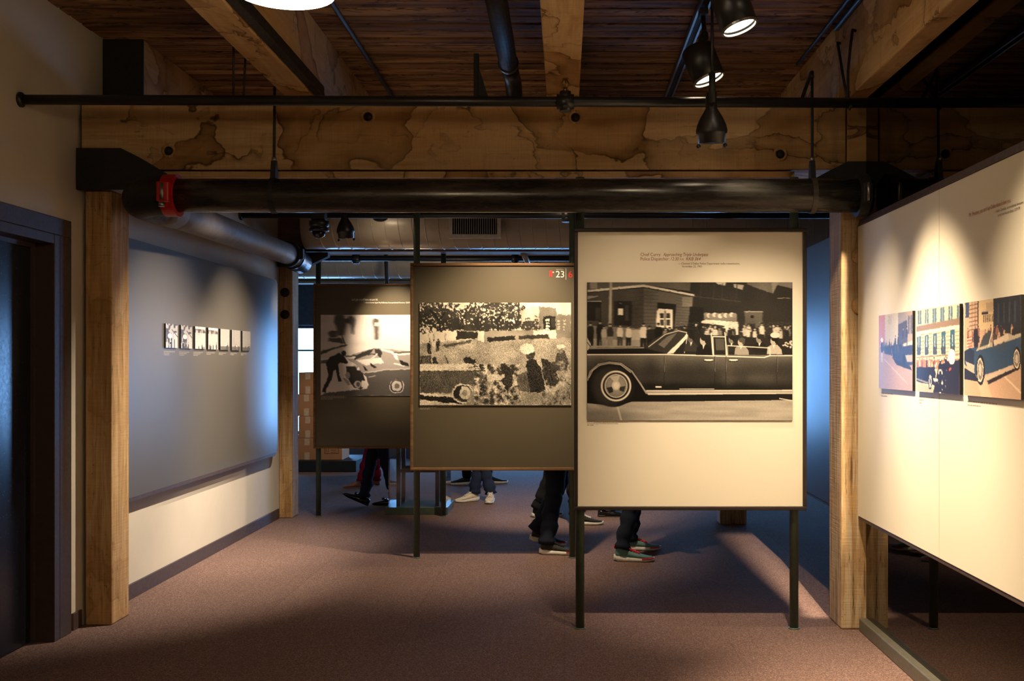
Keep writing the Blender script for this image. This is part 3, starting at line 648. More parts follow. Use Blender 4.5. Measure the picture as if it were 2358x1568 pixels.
# ------------------------------------------------------------------ prints (drawn tone by tone on a fine grid)
class Canvas:
    def __init__(s, x0, y0, x1, y1, w, h, bg):
        s.x0, s.y0, s.x1, s.y1, s.w, s.h = x0, y0, x1, y1, w, h
        s.a = np.zeros((h, w, 3)); s.a[:] = s.c(bg)
        s.X, s.Y = np.meshgrid(np.linspace(x0, x1, w), np.linspace(y0, y1, h)); s.rng = np.random.RandomState(5)
    @staticmethod
    def c(v): return np.array([v, v, v]) if isinstance(v, (int, float)) else np.array(v)
    def put(s, m, col, al=1.0):
        m = (np.clip(m, 0, 1) * al)[..., None]; s.a = s.a * (1 - m) + s.c(col) * m
    def poly(s, pts, col, al=1.0):
        px = (s.x1 - s.x0) / s.w; p = np.array(pts, float)
        m = np.zeros((s.h, s.w))
        for ox, oy in ((-.25, -.25), (.25, .25)):
            X = s.X + ox * px; Y = s.Y + oy * px; ins = np.zeros((s.h, s.w), bool); j = len(p) - 1
            for i in range(len(p)):
                (xi, yi), (xj, yj) = p[i], p[j]
                if yi != yj:
                    ins ^= ((yi > Y) != (yj > Y)) & (X < (xj - xi) * (Y - yi) / (yj - yi) + xi)
                j = i
            m += ins * 0.5
        s.put(m, col, al)
    def rect(s, x0, y0, x1, y1, col, al=1.0): s.poly([(x0, y0), (x1, y0), (x1, y1), (x0, y1)], col, al)
    def ell(s, cx, cy, rx, ry, col, al=1.0, soft=0.06):
        q = np.sqrt(((s.X - cx) / rx) ** 2 + ((s.Y - cy) / ry) ** 2); s.put((1 - q) / soft + 0.5, col, al)
    def ring(s, cx, cy, rx, ry, th, col, al=1.0):
        q = np.sqrt(((s.X - cx) / rx) ** 2 + ((s.Y - cy) / ry) ** 2); s.put((th - np.abs(q - 1)) / (th * 0.4 + 1e-6), col, al)
    def line(s, pts, wd, col, al=1.0):
        for (ax, ay), (bx, by) in zip(pts[:-1], pts[1:]):
            dx, dy = bx - ax, by - ay; L = dx * dx + dy * dy + 1e-9
            t = np.clip(((s.X - ax) * dx + (s.Y - ay) * dy) / L, 0, 1)
            d = np.hypot(s.X - ax - t * dx, s.Y - ay - t * dy); px = (s.x1 - s.x0) / s.w
            s.put((wd / 2 - d) / px + 0.5, col, al)
    def vn(s, nx, ny):
        g = s.rng.rand(ny + 2, nx + 2); u = np.linspace(0, nx, s.w); v = np.linspace(0, ny, s.h)
        i = np.floor(u).astype(int); j = np.floor(v).astype(int); fu = (u - i); fv = (v - j); fu = fu * fu * (3 - 2 * fu); fv = (fv * fv * (3 - 2 * fv))[:, None]
        A = g[j][:, i]; B = g[j][:, i + 1]; C = g[j + 1][:, i]; D = g[j + 1][:, i + 1]
        return (A * (1 - fu) + B * fu) * (1 - fv) + (C * (1 - fu) + D * fu) * fv
    def grain(s, amt, mask=None):
        n = (s.rng.rand(s.h, s.w) - 0.5) * 2 * amt
        if mask is not None: n = n * mask
        s.a = np.clip(s.a + n[..., None], 0.01, 1)
    def blurx(s, m, k):
        ker = np.ones(k) / k; return np.apply_along_axis(lambda r: np.convolve(np.pad(r, k // 2, 'edge'), ker, 'valid')[:s.w], 1, m)
    def person(s, x, y, h, top, legs, head=0.62, hair=None, sway=0.0):
        w = h * 0.15
        s.poly([(x - w * .8, y - h * .45), (x + w * .8, y - h * .45), (x + w * .7 + sway, y), (x + w * .1, y), (x, y - h * .3), (x - w * .2, y), (x - w * .8, y)], legs)
        s.poly([(x - w * .7, y - h * .82), (x + w * .7, y - h * .82), (x + w, y - h * .6), (x + w * .8, y - h * .40), (x - w * .8, y - h * .40), (x - w, y - h * .6)], top)
        s.ell(x, y - h * .91, h * .055, h * .07, head)
        if hair is not None: s.ell(x, y - h * .945, h * .06, h * .045, hair)
    def warp(s, amp, nx, ny, mask=None):
        dx = (s.vn(nx, ny) - .5) * 2 * amp; dy = (s.vn(nx, ny) - .5) * 2 * amp
        if mask is not None: dx = dx * mask; dy = dy * mask
        j, i = np.meshgrid(np.arange(s.h), np.arange(s.w), indexing='ij')
        s.a = s.a[np.clip(np.round(j + dy).astype(int), 0, s.h - 1), np.clip(np.round(i + dx).astype(int), 0, s.w - 1)]
    def soft(s):
        p = np.pad(s.a, ((1, 1), (1, 1), (0, 0)), 'edge'); s.a = (p[1:-1, 1:-1] * 2 + p[:-2, 1:-1] + p[2:, 1:-1] + p[1:-1, :-2] + p[1:-1, 2:]) / 6
    def array(s): return np.clip(s.a, 0, 1)

def print_mesh(canvas, name, parent, O, U, V, N, width, height, th=0.008, tint=(1, 1, 1)):
    """O lower-left corner on the board, U right, V up, N outward"""
    O, U, V, N = Vector(O), Vector(U), Vector(V), Vector(N); base = world_loc(parent)
    bd = MB(); P = []
    for k in (0, th - 0.0006):
        for a, b in ((0, 0), (width, 0), (width, height), (0, height)): P.append((O + U * a + V * b + N * k)[:])
    bd.add(P, [(0, 3, 2, 1), (4, 5, 6, 7), (0, 1, 5, 4), (1, 2, 6, 5), (2, 3, 7, 6), (3, 0, 4, 7)])
    ob = bd.build(name, M['black_matte'], parent)
    w, h = canvas.w, canvas.h; a = canvas.array()
    u = np.linspace(0, width, w); v = np.linspace(height, 0, h); uu, vv = np.meshgrid(u, v)
    co = np.array((O + N * th - base)[:])[None, None] + uu[..., None] * np.array(U[:]) + vv[..., None] * np.array(V[:])
    i = np.arange((h - 1) * (w - 1)); r, c = i // (w - 1), i % (w - 1); k = r * w + c
    quads = np.stack([k, k + w, k + w + 1, k + 1], 1).astype(np.int32)
    me = bpy.data.meshes.new('printed_image'); me.vertices.add(w * h); me.vertices.foreach_set('co', co.reshape(-1))
    me.loops.add(quads.size); me.loops.foreach_set('vertex_index', quads.reshape(-1))
    me.polygons.add(len(quads)); me.polygons.foreach_set('loop_start', np.arange(len(quads), dtype=np.int32) * 4)
    me.update(calc_edges=True)
    at = me.color_attributes.new('ink', 'FLOAT_COLOR', 'POINT')
    l = np.where(a <= 0.04045, a / 12.92, ((a + 0.055) / 1.055) ** 2.4) * np.array(tint)
    rgba = np.concatenate([l, np.ones((h, w, 1))], 2).astype(np.float32); at.data.foreach_set('color', rgba.reshape(-1))
    me.materials.append(M['print'])
    o = bpy.data.objects.new('printed_image', me); COL.objects.link(o); o.parent = ob; o.location = (0, 0, 0)
    o.location = base - world_loc(ob)
    return ob

def art_car():
    c = Canvas(43, 327, 1768, 1490, 473, 318, 0.14)
    c.rect(900, 327, 1768, 760, 0.15); c.poly([(1380, 327), (1650, 327), (1600, 420), (1390, 350)], 0.40)
    c.poly([(1590, 327), (1768, 327), (1768, 380), (1640, 350), (1600, 430)], 0.62, 0.7); c.poly([(1120, 327), (1210, 327), (1200, 355), (1140, 345)], 0.8); c.poly([(1270, 340), (1360, 350), (1345, 390), (1275, 370)], 0.7)
    for x in (1000, 1110, 1180, 1300): c.line([(x, 340), (x - 8, 470)], 8, 0.22)
    c.line([(905, 440), (1330, 490)], 8, 0.24); c.line([(1640, 462), (1745, 460)], 6, 0.6)
    c.poly([(43, 327), (912, 327), (905, 400), (515, 350), (43, 395)], 0.36)
    c.poly([(43, 410), (515, 372), (515, 720), (43, 720)], 0.26); c.poly([(515, 372), (935, 440), (905, 690), (515, 730)], 0.36)
    for k in range(11): c.line([(515, 405 + k * 30), (640, 412 + k * 29)], 3.5, 0.22); c.line([(790, 430 + k * 25), (905, 452 + k * 23)], 3.5, 0.24)
    for k in range(9): c.line([(400, 420 + k * 34), (515, 412 + k * 34)], 3, 0.18)
    c.poly([(43, 392), (515, 346), (942, 428), (942, 444), (515, 366), (43, 410)], 0.84); c.line([(43, 412), (515, 372), (930, 448)], 5, 0.12)
    c.rect(840, 450, 925, 530, 0.6, 0.5)
    c.poly([(43, 470), (150, 440), (110, 440), (43, 440)], 0.6); c.rect(43, 490, 158, 650, 0.10); c.line([(43, 488), (158, 486)], 6, 0.7); c.rect(110, 540, 150, 640, 0.2)
    c.rect(268, 485, 415, 690, 0.13); c.rect(360, 520, 390, 650, 0.24)
    c.poly([(230, 327), (252, 327), (247, 700), (220, 700)], 0.66); c.rect(66, 327, 125, 380, 0.75, 0.6); c.rect(300, 548, 345, 602, 0.92); c.rect(300, 484, 338, 545, 0.08); c.rect(308, 500, 332, 510, 0.35)
    c.poly([(632, 495), (790, 512), (770, 720), (630, 690)], 0.09); c.poly([(626, 566), (640, 548), (762, 556), (760, 720), (622, 700)], 0.93)
    for x in (655, 708): c.rect(x, 588, x + 30, 630, 0.18); c.rect(x, 640, x + 30, 690, 0.22)
    c.rect(690, 566, 702, 715, 0.45)
    c.poly([(905, 530), (1020, 540), (1000, 760), (880, 760)], 0.09)
    c.poly([(1000, 655), (1040, 640), (1310, 660), (1312, 770), (1190, 760), (1180, 690), (1000, 670)], 0.93)
    c.poly([(1025, 595), (1300, 615), (1300, 656), (1022, 640)], 0.5); [c.ell(1040 + 24 * k, 600 + (k % 3) * 5, 20, 20, 0.55 + 0.3 * (k % 2)) for k in range(11)]
    c.rect(1365, 572, 1515, 710, 0.34); c.line([(1365, 574), (1515, 574)], 7, 0.62); c.ell(1428, 617, 14, 14, 0.08); c.poly([(1385, 680), (1450, 675), (1455, 740), (1370, 740)], 0.12)
    # pavement
    c.poly([(43, 690), (560, 720), (600, 860), (43, 880)], 0.50); c.poly([(43, 800), (560, 820), (560, 868), (43, 880)], 0.66); c.rect(410, 726, 500, 815, 0.74)
    rg = random.Random(3)
    for x, h, tp, lg in [(70, 200, .12, .10), (150, 215, .10, .12), (182, 170, .7, .6), (235, 190, .2, .55), (318, 185, .86, .25), (390, 175, .88, .12), (515, 215, .86, .12), (565, 190, .15, .1), (640, 215, .08, .08), (700, 175, .5, .12), (735, 180, .12, .1)]:
        c.person(x, 860 if x < 500 else 880, h, tp, lg, 0.72, 0.15)
    for k in range(46):
        x = rg.uniform(780, 1768); y = rg.uniform(770, 800); tp = rg.choice([.86, .1, .12, .5, .8, .15]); c.person(x, y + 60, rg.uniform(130, 165), tp, .1, .68, rg.choice([.1, .15, .85, .1]))
    sp_ = c.rng.rand(c.h, c.w); cr = ((c.Y > 660) & (c.Y < 800) & (c.X > 760)); c.put((sp_ - .90) * 12 * cr, .85, .6); c.put((.12 - sp_) * 12 * cr, .06, .6)
    c.a *= (0.88 + 0.24 * c.vn(14, 10))[..., None]
    c.warp(0.7, 90, 60)
    for ch_ in range(3): c.a[..., ch_] = c.blurx(c.a[..., ch_], 4)
    # car body
    c.poly([(43, 880), (560, 875), (730, 930), (43, 935)], 0.09); c.line([(43, 885), (520, 878)], 9, 0.62)
    body = [(43, 930), (700, 930), (1768, 940), (1768, 1256), (545, 1270), (500, 1180), (420, 1060), (330, 1000), (220, 985), (120, 1020), (60, 1090), (43, 1120)]
    c.poly(body, 0.20)
    g = np.clip((c.Y - 935) / 300, 0, 1); vn = c.vn(16, 10); tone = 0.50 - 0.50 * g ** 0.6 + 0.12 * np.exp(-((c.Y - 1150) / 60) ** 2) + (vn - .5) * 0.10
    msk = np.zeros_like(c.X); t = Canvas(43, 327, 1768, 1490, 473, 318, 0.0); t.poly(body, 1.0); msk = t.a[..., 0]
    c.a = c.a * (1 - msk[..., None]) + np.clip(tone, 0.08, 1)[..., None] * msk[..., None]
    c.line([(43, 936), (700, 934), (1210, 950), (1530, 960), (1580, 944), (1768, 944)], 9, 0.95)
    for x in (692, 1116, 1210, 1640): c.line([(x, 950), (x - 4, 1228)], 4, 0.08); c.line([(x + 5, 950), (x + 1, 1080)], 2, 0.6)
    for x in (1065, 1272): c.ell(x, 984, 46, 13, 0.12); c.ell(x, 981, 40, 8, 0.92)
    c.rect(617, 1202, 668, 1214, 0.9)
    c.poly([(525, 1236), (1768, 1232), (1768, 1266), (552, 1276)], 0.80); c.line([(530, 1252), (1768, 1250)], 5, 0.35); c.line([(820, 1226), (1110, 1226)], 5, 0.95)
    # wheel arch, wheel, road
    road = 0.66
    c.poly([(43, 1110), (70, 1080), (140, 1010), (230, 985), (330, 1000), (430, 1070), (500, 1180), (555, 1276), (1768, 1272), (1768, 1330), (700, 1332), (420, 1330), (300, 1370), (43, 1345)], 0.055)
    c.line([(46, 1150), (70, 1080), (140, 1018), (230, 1000), (330, 1012), (420, 1078), (490, 1180), (540, 1260)], 14, 0.62); c.line([(60, 1130), (90, 1070), (150, 1026), (230, 1010), (325, 1022), (408, 1086)], 5, 0.92)
    c.poly([(43, 1345), (300, 1372), (420, 1332), (700, 1332), (1768, 1318), (1768, 1490), (43, 1490)], road)
    rm = (c.Y > 1322); c.a += ((c.vn(9, 60) - .5) * 0.10 * rm)[..., None]; c.ell(150, 1460, 330, 60, 0.42, 0.7, 0.8); c.line([(300, 1380), (330, 1490)], 16, 0.82, 0.6); c.line([(1660, 1305), (1768, 1325)], 8, 0.85)
    c.ell(262, 1205, 182, 172, 0.10); c.ell(215, 1200, 130, 165, 0.24, 0.8, 0.5); c.ell(286, 1200, 128, 130, 0.94); c.ell(286, 1200, 112, 114, 0.13); c.ell(286, 1200, 92, 96, 0.50)
    c.ell(286, 1190, 88, 80, 0.68, 0.7, 0.6); c.poly([(230, 1120), (275, 1170), (300, 1165), (320, 1110)], 0.82); c.poly([(205, 1215), (255, 1205), (262, 1250), (230, 1262)], 0.2); c.poly([(310, 1210), (365, 1200), (352, 1250), (318, 1240)], 0.22); c.ring(286, 1200, 92, 96, 0.05, 0.85); c.ell(286, 1196, 36, 40, 0.85); c.ell(286, 1196, 24, 28, 0.96)
    # windscreen and cabin
    c.poly([(770, 800), (900, 760), (1600, 800), (1768, 800), (1768, 938), (1580, 940), (770, 932)], 0.13)
    c.poly([(520, 880), (600, 810), (720, 745), (820, 725), (885, 745), (880, 800), (720, 928)], 0.20); c.poly([(640, 850), (720, 780), (800, 750), (760, 800), (690, 880)], 0.55, 0.6)
    c.line([(560, 870), (700, 765), (810, 735), (880, 750)], 7, 0.85); c.poly([(710, 930), (855, 790), (882, 752), (888, 790), (768, 924)], 0.95); c.line([(888, 770), (860, 920)], 6, 0.9)
    def rider(x, y, s, coat, hair, face=0.72):
        c.poly([(x - 58 * s, y + 110 * s), (x - 50 * s, y + 50 * s), (x - 15 * s, y + 28 * s), (x + 30 * s, y + 32 * s), (x + 66 * s, y + 70 * s), (x + 72 * s, y + 112 * s)], coat)
        c.ell(x, y, 27 * s, 36 * s, face); c.ell(x + 9 * s, y - 20 * s, 29 * s, 22 * s, hair); c.ell(x + 22 * s, y - 2 * s, 12 * s, 24 * s, hair)
        c.poly([(x - 6 * s, y + 34 * s), (x + 12 * s, y + 30 * s), (x - 2 * s, y + 66 * s)], 0.92)
    rider(915, 800, 1.0, 0.2, 0.1, 0.4); rider(1020, 818, 1.1, 0.09, 0.12); rider(1255, 810, 0.9, 0.16, 0.1, 0.5); rider(1335, 832, 0.95, 0.62, 0.3); rider(1490, 805, 1.0, 0.10, 0.14, 0.55); rider(1610, 822, 1.0, 0.72, 0.06)
    c.ell(1622, 772, 40, 24, 0.86)
    c.poly([(1680, 830), (1768, 800), (1768, 930), (1690, 930)], 0.12); [c.ell(rg.uniform(1690, 1768), rg.uniform(820, 880), 9, 6, .8) for _ in range(16)]
    for pts in ([(1098, 784), (1205, 786), (1212, 938)], [(1098, 784), (1106, 938)], [(1200, 750), (1218, 940)], [(1085, 760), (1100, 936)]): c.line(pts, 9, 0.9)
    c.poly([(1120, 800), (1192, 802), (1196, 900), (1126, 900)], 0.5, 0.5)
    c.line([(1222, 860), (1578, 880), (1580, 946)], 8, 0.9); c.line([(1222, 860), (1225, 940)], 5, 0.8)
    c.poly([(43, 790), (75, 850), (50, 900), (43, 900)], 0.8); c.line([(43, 830), (70, 870)], 6, 0.2)
    c.grain(0.035); return c

def art_park():
    c = Canvas(78, 422, 1585, 1447, 348, 236, 0.86)
    n1 = c.vn(95, 64); n2 = c.vn(230, 156); n3 = c.vn(12, 8); nz = n1 * .5 + n2 * .32 + n3 * .25
    def foliage(cx, cy, rx, ry, thr=0.52, tone=0.16):
        q = ((c.X - cx) / rx) ** 2 + ((c.Y - cy) / ry) ** 2
        c.put((nz - thr + (1 - q) * 0.16) * 14 * (q < 1.25), tone, 0.92)
    foliage(260, 540, 250, 150, 0.5); foliage(120, 640, 140, 110, 0.54); foliage(400, 640, 110, 60, .5); foliage(820, 540, 310, 150, 0.47); foliage(830, 640, 240, 80, 0.46); foliage(600, 680, 120, 40, 0.42); foliage(460, 655, 60, 40, .42)
    c.line([(285, 700), (265, 600), (230, 540), (180, 500)], 22, 0.12); c.line([(265, 600), (330, 520)], 14, 0.13); c.line([(285, 700), (302, 830)], 30, 0.10); c.line([(860, 700), (850, 600), (900, 520)], 26, 0.14)
    # pavilion
    c.poly([(1085, 500), (1210, 455), (1270, 455), (1270, 700), (1085, 700)], 0.74); c.poly([(1265, 460), (1430, 475), (1445, 510), (1440, 700), (1265, 690)], 0.46); c.poly([(1440, 540), (1585, 545), (1585, 780), (1440, 780)], 0.5)
    c.rect(1310, 560, 1430, 690, 0.12); [c.rect(1330, y, 1366, y + 18, .8) for y in (590, 618, 646, 672)]; c.poly([(1380, 580), (1430, 570), (1425, 670), (1400, 670)], 0.2)
    for y in (555, 585): c.rect(1222, y, 1250, y + 13, 0.1)
    c.rect(1128, 570, 1182, 625, .3); c.rect(1140, 585, 1155, 600, .85); c.rect(1162, 585, 1175, 600, .85); [c.rect(x, y, x + 24, y + 16, .78) for x in (1450, 1505) for y in (595, 625, 655, 680)]
    foliage(1190, 655, 100, 50, 0.44, .18)
    # walls and lawn
    c.poly([(78, 740), (440, 705), (660, 705), (660, 800), (78, 860)], 0.82); c.poly([(445, 706), (655, 712), (655, 782), (445, 790)], 0.16); [c.line([(x, 735), (x + 4, 800)], 10, .6) for x in (170, 215, 330)]
    c.poly([(78, 830), (600, 790), (1585, 770), (1585, 1447), (78, 1447)], 0.60)
    c.poly([(300, 850), (640, 785), (560, 830), (330, 870)], 0.2, .85)
    c.poly([(655, 706), (720, 706), (720, 822), (655, 800)], 0.9); c.poly([(720, 706), (1440, 690), (1440, 780), (1030, 790), (720, 822)], 0.55); c.poly([(748, 768), (1025, 752), (1025, 790), (748, 818)], 0.13); c.poly([(1060, 752), (1360, 738), (1365, 780), (1060, 786)], 0.2); c.poly([(1210, 700), (1440, 690), (1440, 780), (1370, 780), (1370, 738), (1210, 745)], 0.82)
    for x, h, t in ((172, 135, .1), (215, 110, .85), (258, 125, .15)): c.person(x, 935 if x < 200 else 905, h, t, .12 if t < .5 else .7, .4, .1)
    # open car
    c.poly([(78, 960), (180, 950), (200, 1035), (78, 1040)], 0.30); c.line([(85, 1030), (105, 965), (185, 950), (190, 1035)], 10, 0.1)
    c.ell(225, 990, 22, 26, .12); c.poly([(205, 1035), (210, 1005), (245, 1005), (265, 1035)], .14)
    c.poly([(280, 1000), (320, 950), (355, 980), (365, 1040), (290, 1050)], 0.55); c.line([(330, 960), (360, 1045)], 10, .15); c.ell(440, 1005, 34, 26, .6); c.ell(555, 1000, 42, 36, .1); c.ell(605, 1015, 36, 26, .1)
    c.poly([(78, 1040), (360, 1035), (560, 1030), (745, 1040), (740, 1120), (700, 1220), (78, 1330)], 0.78)
    c.poly([(78, 1105), (740, 1095), (700, 1215), (620, 1260), (560, 1240), (440, 1245), (400, 1325), (78, 1320)], 0.28)
    c.poly([(490, 1080), (690, 1042), (742, 1045), (740, 1085)], 0.18); c.line([(520, 1078), (740, 1066)], 10, 0.85); c.poly([(740, 1045), (770, 1045), (715, 1215), (700, 1215)], .8)
    c.poly([(78, 1322), (400, 1342), (400, 1362), (78, 1345)], 0.85); c.poly([(78, 1345), (440, 1372), (500, 1440), (78, 1390)], 0.06); c.poly([(78, 1390), (490, 1440), (78, 1447)], 0.80)
    c.poly([(395, 1340), (420, 1260), (510, 1240), (590, 1260), (610, 1360), (520, 1430)], 0.06); c.ring(505, 1330, 100, 92, 0.10, 0.80); c.ell(525, 1330, 72, 82, .12); c.ell(530, 1325, 55, 66, .72); c.ell(530, 1325, 24, 28, .5)
    # riders
    c.poly([(610, 1290), (740, 1200), (840, 1260), (1080, 1320), (1340, 1330), (1585, 1240), (1585, 1447), (520, 1447)], 0.52)
    blot = c.vn(44, 28) * .6 + c.vn(100, 70) * .4; reg = ((c.X > 620) & (c.X < 1080) & (c.Y > 1040) & (c.Y < 1440)); c.put((blot - .5) * 8 * reg, 0.12, .85); c.put((.36 - blot) * 8 * reg, 0.85, .8)
    c.poly([(880, 1040), (930, 1030), (1010, 1110), (1000, 1250), (940, 1300), (890, 1200)], .14); c.poly([(750, 1130), (880, 1150), (920, 1130), (930, 1160), (860, 1200), (760, 1215)], .7)
    c.poly([(1135, 1000), (1210, 970), (1290, 1090), (1330, 1290), (1290, 1320), (1180, 1320), (1150, 1150)], 0.10); c.poly([(1050, 1150), (1150, 1090), (1175, 1310), (1060, 1310)], 0.2, .7); c.ell(1180, 945, 50, 46, .2); c.ell(1146, 880, 68, 54, .92); c.poly([(1080, 885), (1216, 885), (1212, 916), (1085, 912)], .88)
    c.poly([(1440, 930), (1520, 900), (1560, 1000), (1540, 1100), (1440, 1110), (1360, 1060), (1340, 1035), (1420, 1010)], .24); c.ell(1475, 895, 34, 34, .45); c.ell(1478, 860, 42, 24, .85)
    c.poly([(1290, 985), (1350, 990), (1430, 1090), (1470, 1200), (1420, 1260), (1340, 1250), (1300, 1120)], .14); reg = ((c.X > 1290) & (c.X < 1585) & (c.Y > 1000) & (c.Y < 1447)); c.put((.38 - blot) * 6 * reg, 0.8, .5); c.put((blot - .58) * 6 * reg, 0.14, .6)
    c.warp(1.5, 60, 42); c.warp(1.0, 150, 100); c.a *= (0.84 + 0.32 * c.vn(18, 12))[..., None]
    lawn = ((c.Y > 800)).astype(float); c.grain(0.20, lawn * .8 + .25); return c

def art_street():
    c = Canvas(93, 418, 1430, 1330, 276, 187, 0.90)
    c.poly([(93, 418), (1430, 418), (1430, 850), (93, 900)], 0.90); c.a += ((c.vn(8, 14) - .5) * .05)[..., None]
    sh = Canvas(93, 418, 1430, 1330, 276, 187, 0.0)
    for p in ([(255, 418), (345, 418), (375, 520), (345, 650), (285, 650), (265, 540), (240, 500)], [(405, 440), (450, 430), (480, 480), (470, 560), (460, 640), (440, 640), (425, 540), (400, 500)], [(175, 620), (210, 595), (275, 600), (275, 670), (200, 675)], [(680, 460), (740, 460), (745, 560), (735, 700), (695, 700), (685, 560), (668, 510)], [(345, 460), (420, 465), (420, 520), (345, 500)], [(180, 680), (330, 680), (360, 740), (180, 720)]): sh.poly(p, 1.0)
    m = sh.blurx(sh.a[..., 0], 9); c.put(m, 0.28, 0.92)
    c.rect(690, 505, 750, 545, 0.9, .7); c.line([(330, 660), (365, 740)], 12, .35)
    c.poly([(93, 830), (380, 745), (400, 760), (230, 810), (93, 868)], 0.30); c.poly([(93, 905), (190, 905), (190, 922), (93, 935)], .95); c.poly([(93, 935), (180, 920), (170, 965), (93, 965)], .4)
    c.poly([(93, 965), (470, 960), (560, 1100), (600, 1240), (250, 1290), (93, 1310)], 0.93)
    # car: deck and flank
    c.poly([(370, 890), (690, 790), (1100, 830), (1430, 820), (1430, 1030), (580, 1080), (470, 1000)], 0.62)
    c.poly([(470, 880), (690, 790), (640, 860), (560, 890), (470, 930)], .2); c.line([(370, 885), (560, 870), (1090, 835), (1430, 830)], 10, .2); c.line([(930, 862), (1430, 850)], 16, .95); c.line([(380, 905), (480, 895)], 16, .95)
    c.poly([(480, 930), (780, 900), (800, 960), (600, 990)], .92); c.poly([(640, 960), (720, 1010), (690, 1020), (640, 980)], .15); c.poly([(560, 985), (620, 1045), (590, 1045)], .12); c.poly([(920, 960), (1050, 990), (1020, 1000), (900, 970)], .95); c.poly([(960, 930), (1060, 960), (1080, 1000), (1000, 985)], .15)
    c.poly([(575, 1075), (800, 1045), (1430, 1005), (1430, 1330), (93, 1330), (240, 1290), (470, 1270), (610, 1250), (625, 1200)], 0.36); c.a += ((c.vn(6, 6) - .5) * .04)[..., None]
    c.line([(570, 1075), (800, 1042), (1430, 1008)], 9, .85); c.line([(628, 1120), (700, 1108)], 8, .8); c.poly([(93, 1330), (150, 1300), (480, 1262), (480, 1330)], .34)
    c.poly([(470, 1000), (575, 1080), (620, 1200), (540, 1260), (460, 1230), (380, 1100), (380, 1000)], 0.18); c.poly([(565, 1085), (600, 1110), (626, 1220), (610, 1220)], .92); c.poly([(545, 1165), (600, 1160), (612, 1240), (545, 1240)], .92); c.ell(505, 1200, 40, 38, .75); c.ell(510, 1200, 22, 26, .35)
    c.poly([(340, 1130), (400, 1150), (430, 1200), (400, 1215), (355, 1160)], .6); c.poly([(400, 930), (480, 970), (500, 1000), (410, 960)], .9); c.ell(397, 1100, 28, 40, .55); c.ell(515, 1028, 16, 18, .95)
    # walking silhouette
    c.poly([(195, 900), (300, 850), (350, 880), (400, 960), (370, 975), (310, 955), (285, 970), (315, 1150), (330, 1168), (290, 1172), (262, 1035), (235, 1050), (215, 1150), (160, 1250), (150, 1300), (105, 1290), (135, 1220), (180, 1100), (150, 960)], 0.13); c.ell(350, 850, 26, 28, .13)
    # generic crouched figure on deck
    c.poly([(690, 800), (760, 800), (880, 830), (950, 890), (960, 940), (850, 950), (830, 880), (800, 960), (760, 900), (700, 850)], .62); c.poly([(760, 800), (880, 826), (950, 885), (960, 930), (930, 920), (880, 850), (770, 820)], .97); c.poly([(690, 805), (740, 800), (780, 850), (760, 905), (710, 860)], .22); c.line([(720, 860), (655, 920)], 18, .85)
    c.ell(940, 1218, 82, 82, .14); c.ring(942, 1222, 78, 78, .07, .92); c.ell(942, 1220, 60, 62, .82); c.ell(942, 1220, 26, 30, .45)
    c.poly([(860, 1170), (1030, 1160), (1020, 1140), (870, 1145)], .36)
    c.warp(1.0, 40, 28); c.soft(); c.grain(0.02); return c

# ------------------------------------------------------------------ text
_cap = None
def text_part(body, parent, O, U, V, N, cap_h, width, mat, shear=0.0, name='text'):
    global _cap
    def mesh_of(b, sh=0.0):
        cu = bpy.data.curves.new('txt', 'FONT'); cu.body = b; cu.size = 1; cu.shear = sh; cu.resolution_u = 3
        ob = bpy.data.objects.new('txt', cu); COL.objects.link(ob); bpy.context.view_layer.update()
        me = bpy.data.meshes.new_from_object(ob.evaluated_get(bpy.context.evaluated_depsgraph_get()))
        bpy.data.objects.remove(ob); bpy.data.curves.remove(cu); return me
    if _cap is None:
        m = mesh_of('H'); _cap = max(v.co.y for v in m.vertices); bpy.data.meshes.remove(m)
    me = mesh_of(body, shear); n = len(me.vertices); co = np.zeros(n * 3); me.vertices.foreach_get('co', co); co = co.reshape(-1, 3)
    sx = width / (co[:, 0].max() - co[:, 0].min()); sy = cap_h / _cap; x = (co[:, 0] - co[:, 0].min()) * sx; yv = co[:, 1] * sy
    base = np.array((Vector(O) - world_loc(parent))[:])
    nc = base + x[:, None] * np.array(U) + yv[:, None] * np.array(V) + 0.0008 * np.array(N)
    me.vertices.foreach_set('co', nc.reshape(-1)); me.update(); me.materials.clear(); me.materials.append(M[mat])
    o = bpy.data.objects.new(name, me); COL.objects.link(o); o.parent = parent; return o
def bars(parent, O, U, V, N, rows, mat, gap, th, name='caption'):
    m = MB(); O, U, V, N = Vector(O), Vector(U), Vector(V), Vector(N); rg = random.Random(len(rows) * 7 + int(O.y * 100))
    for k, wd in enumerate(rows):
        x = 0.0
        while x < wd:
            w = min(rg.uniform(0.010, 0.034), wd - x); a = O + U * x - V * (gap * k) + N * 0.0007
            m.add([a[:], (a + U * w)[:], (a + U * w + V * th)[:], (a + V * th)[:]], [(0, 1, 2, 3)]); x += w + 0.005
    return m.build(name, M[mat], parent)

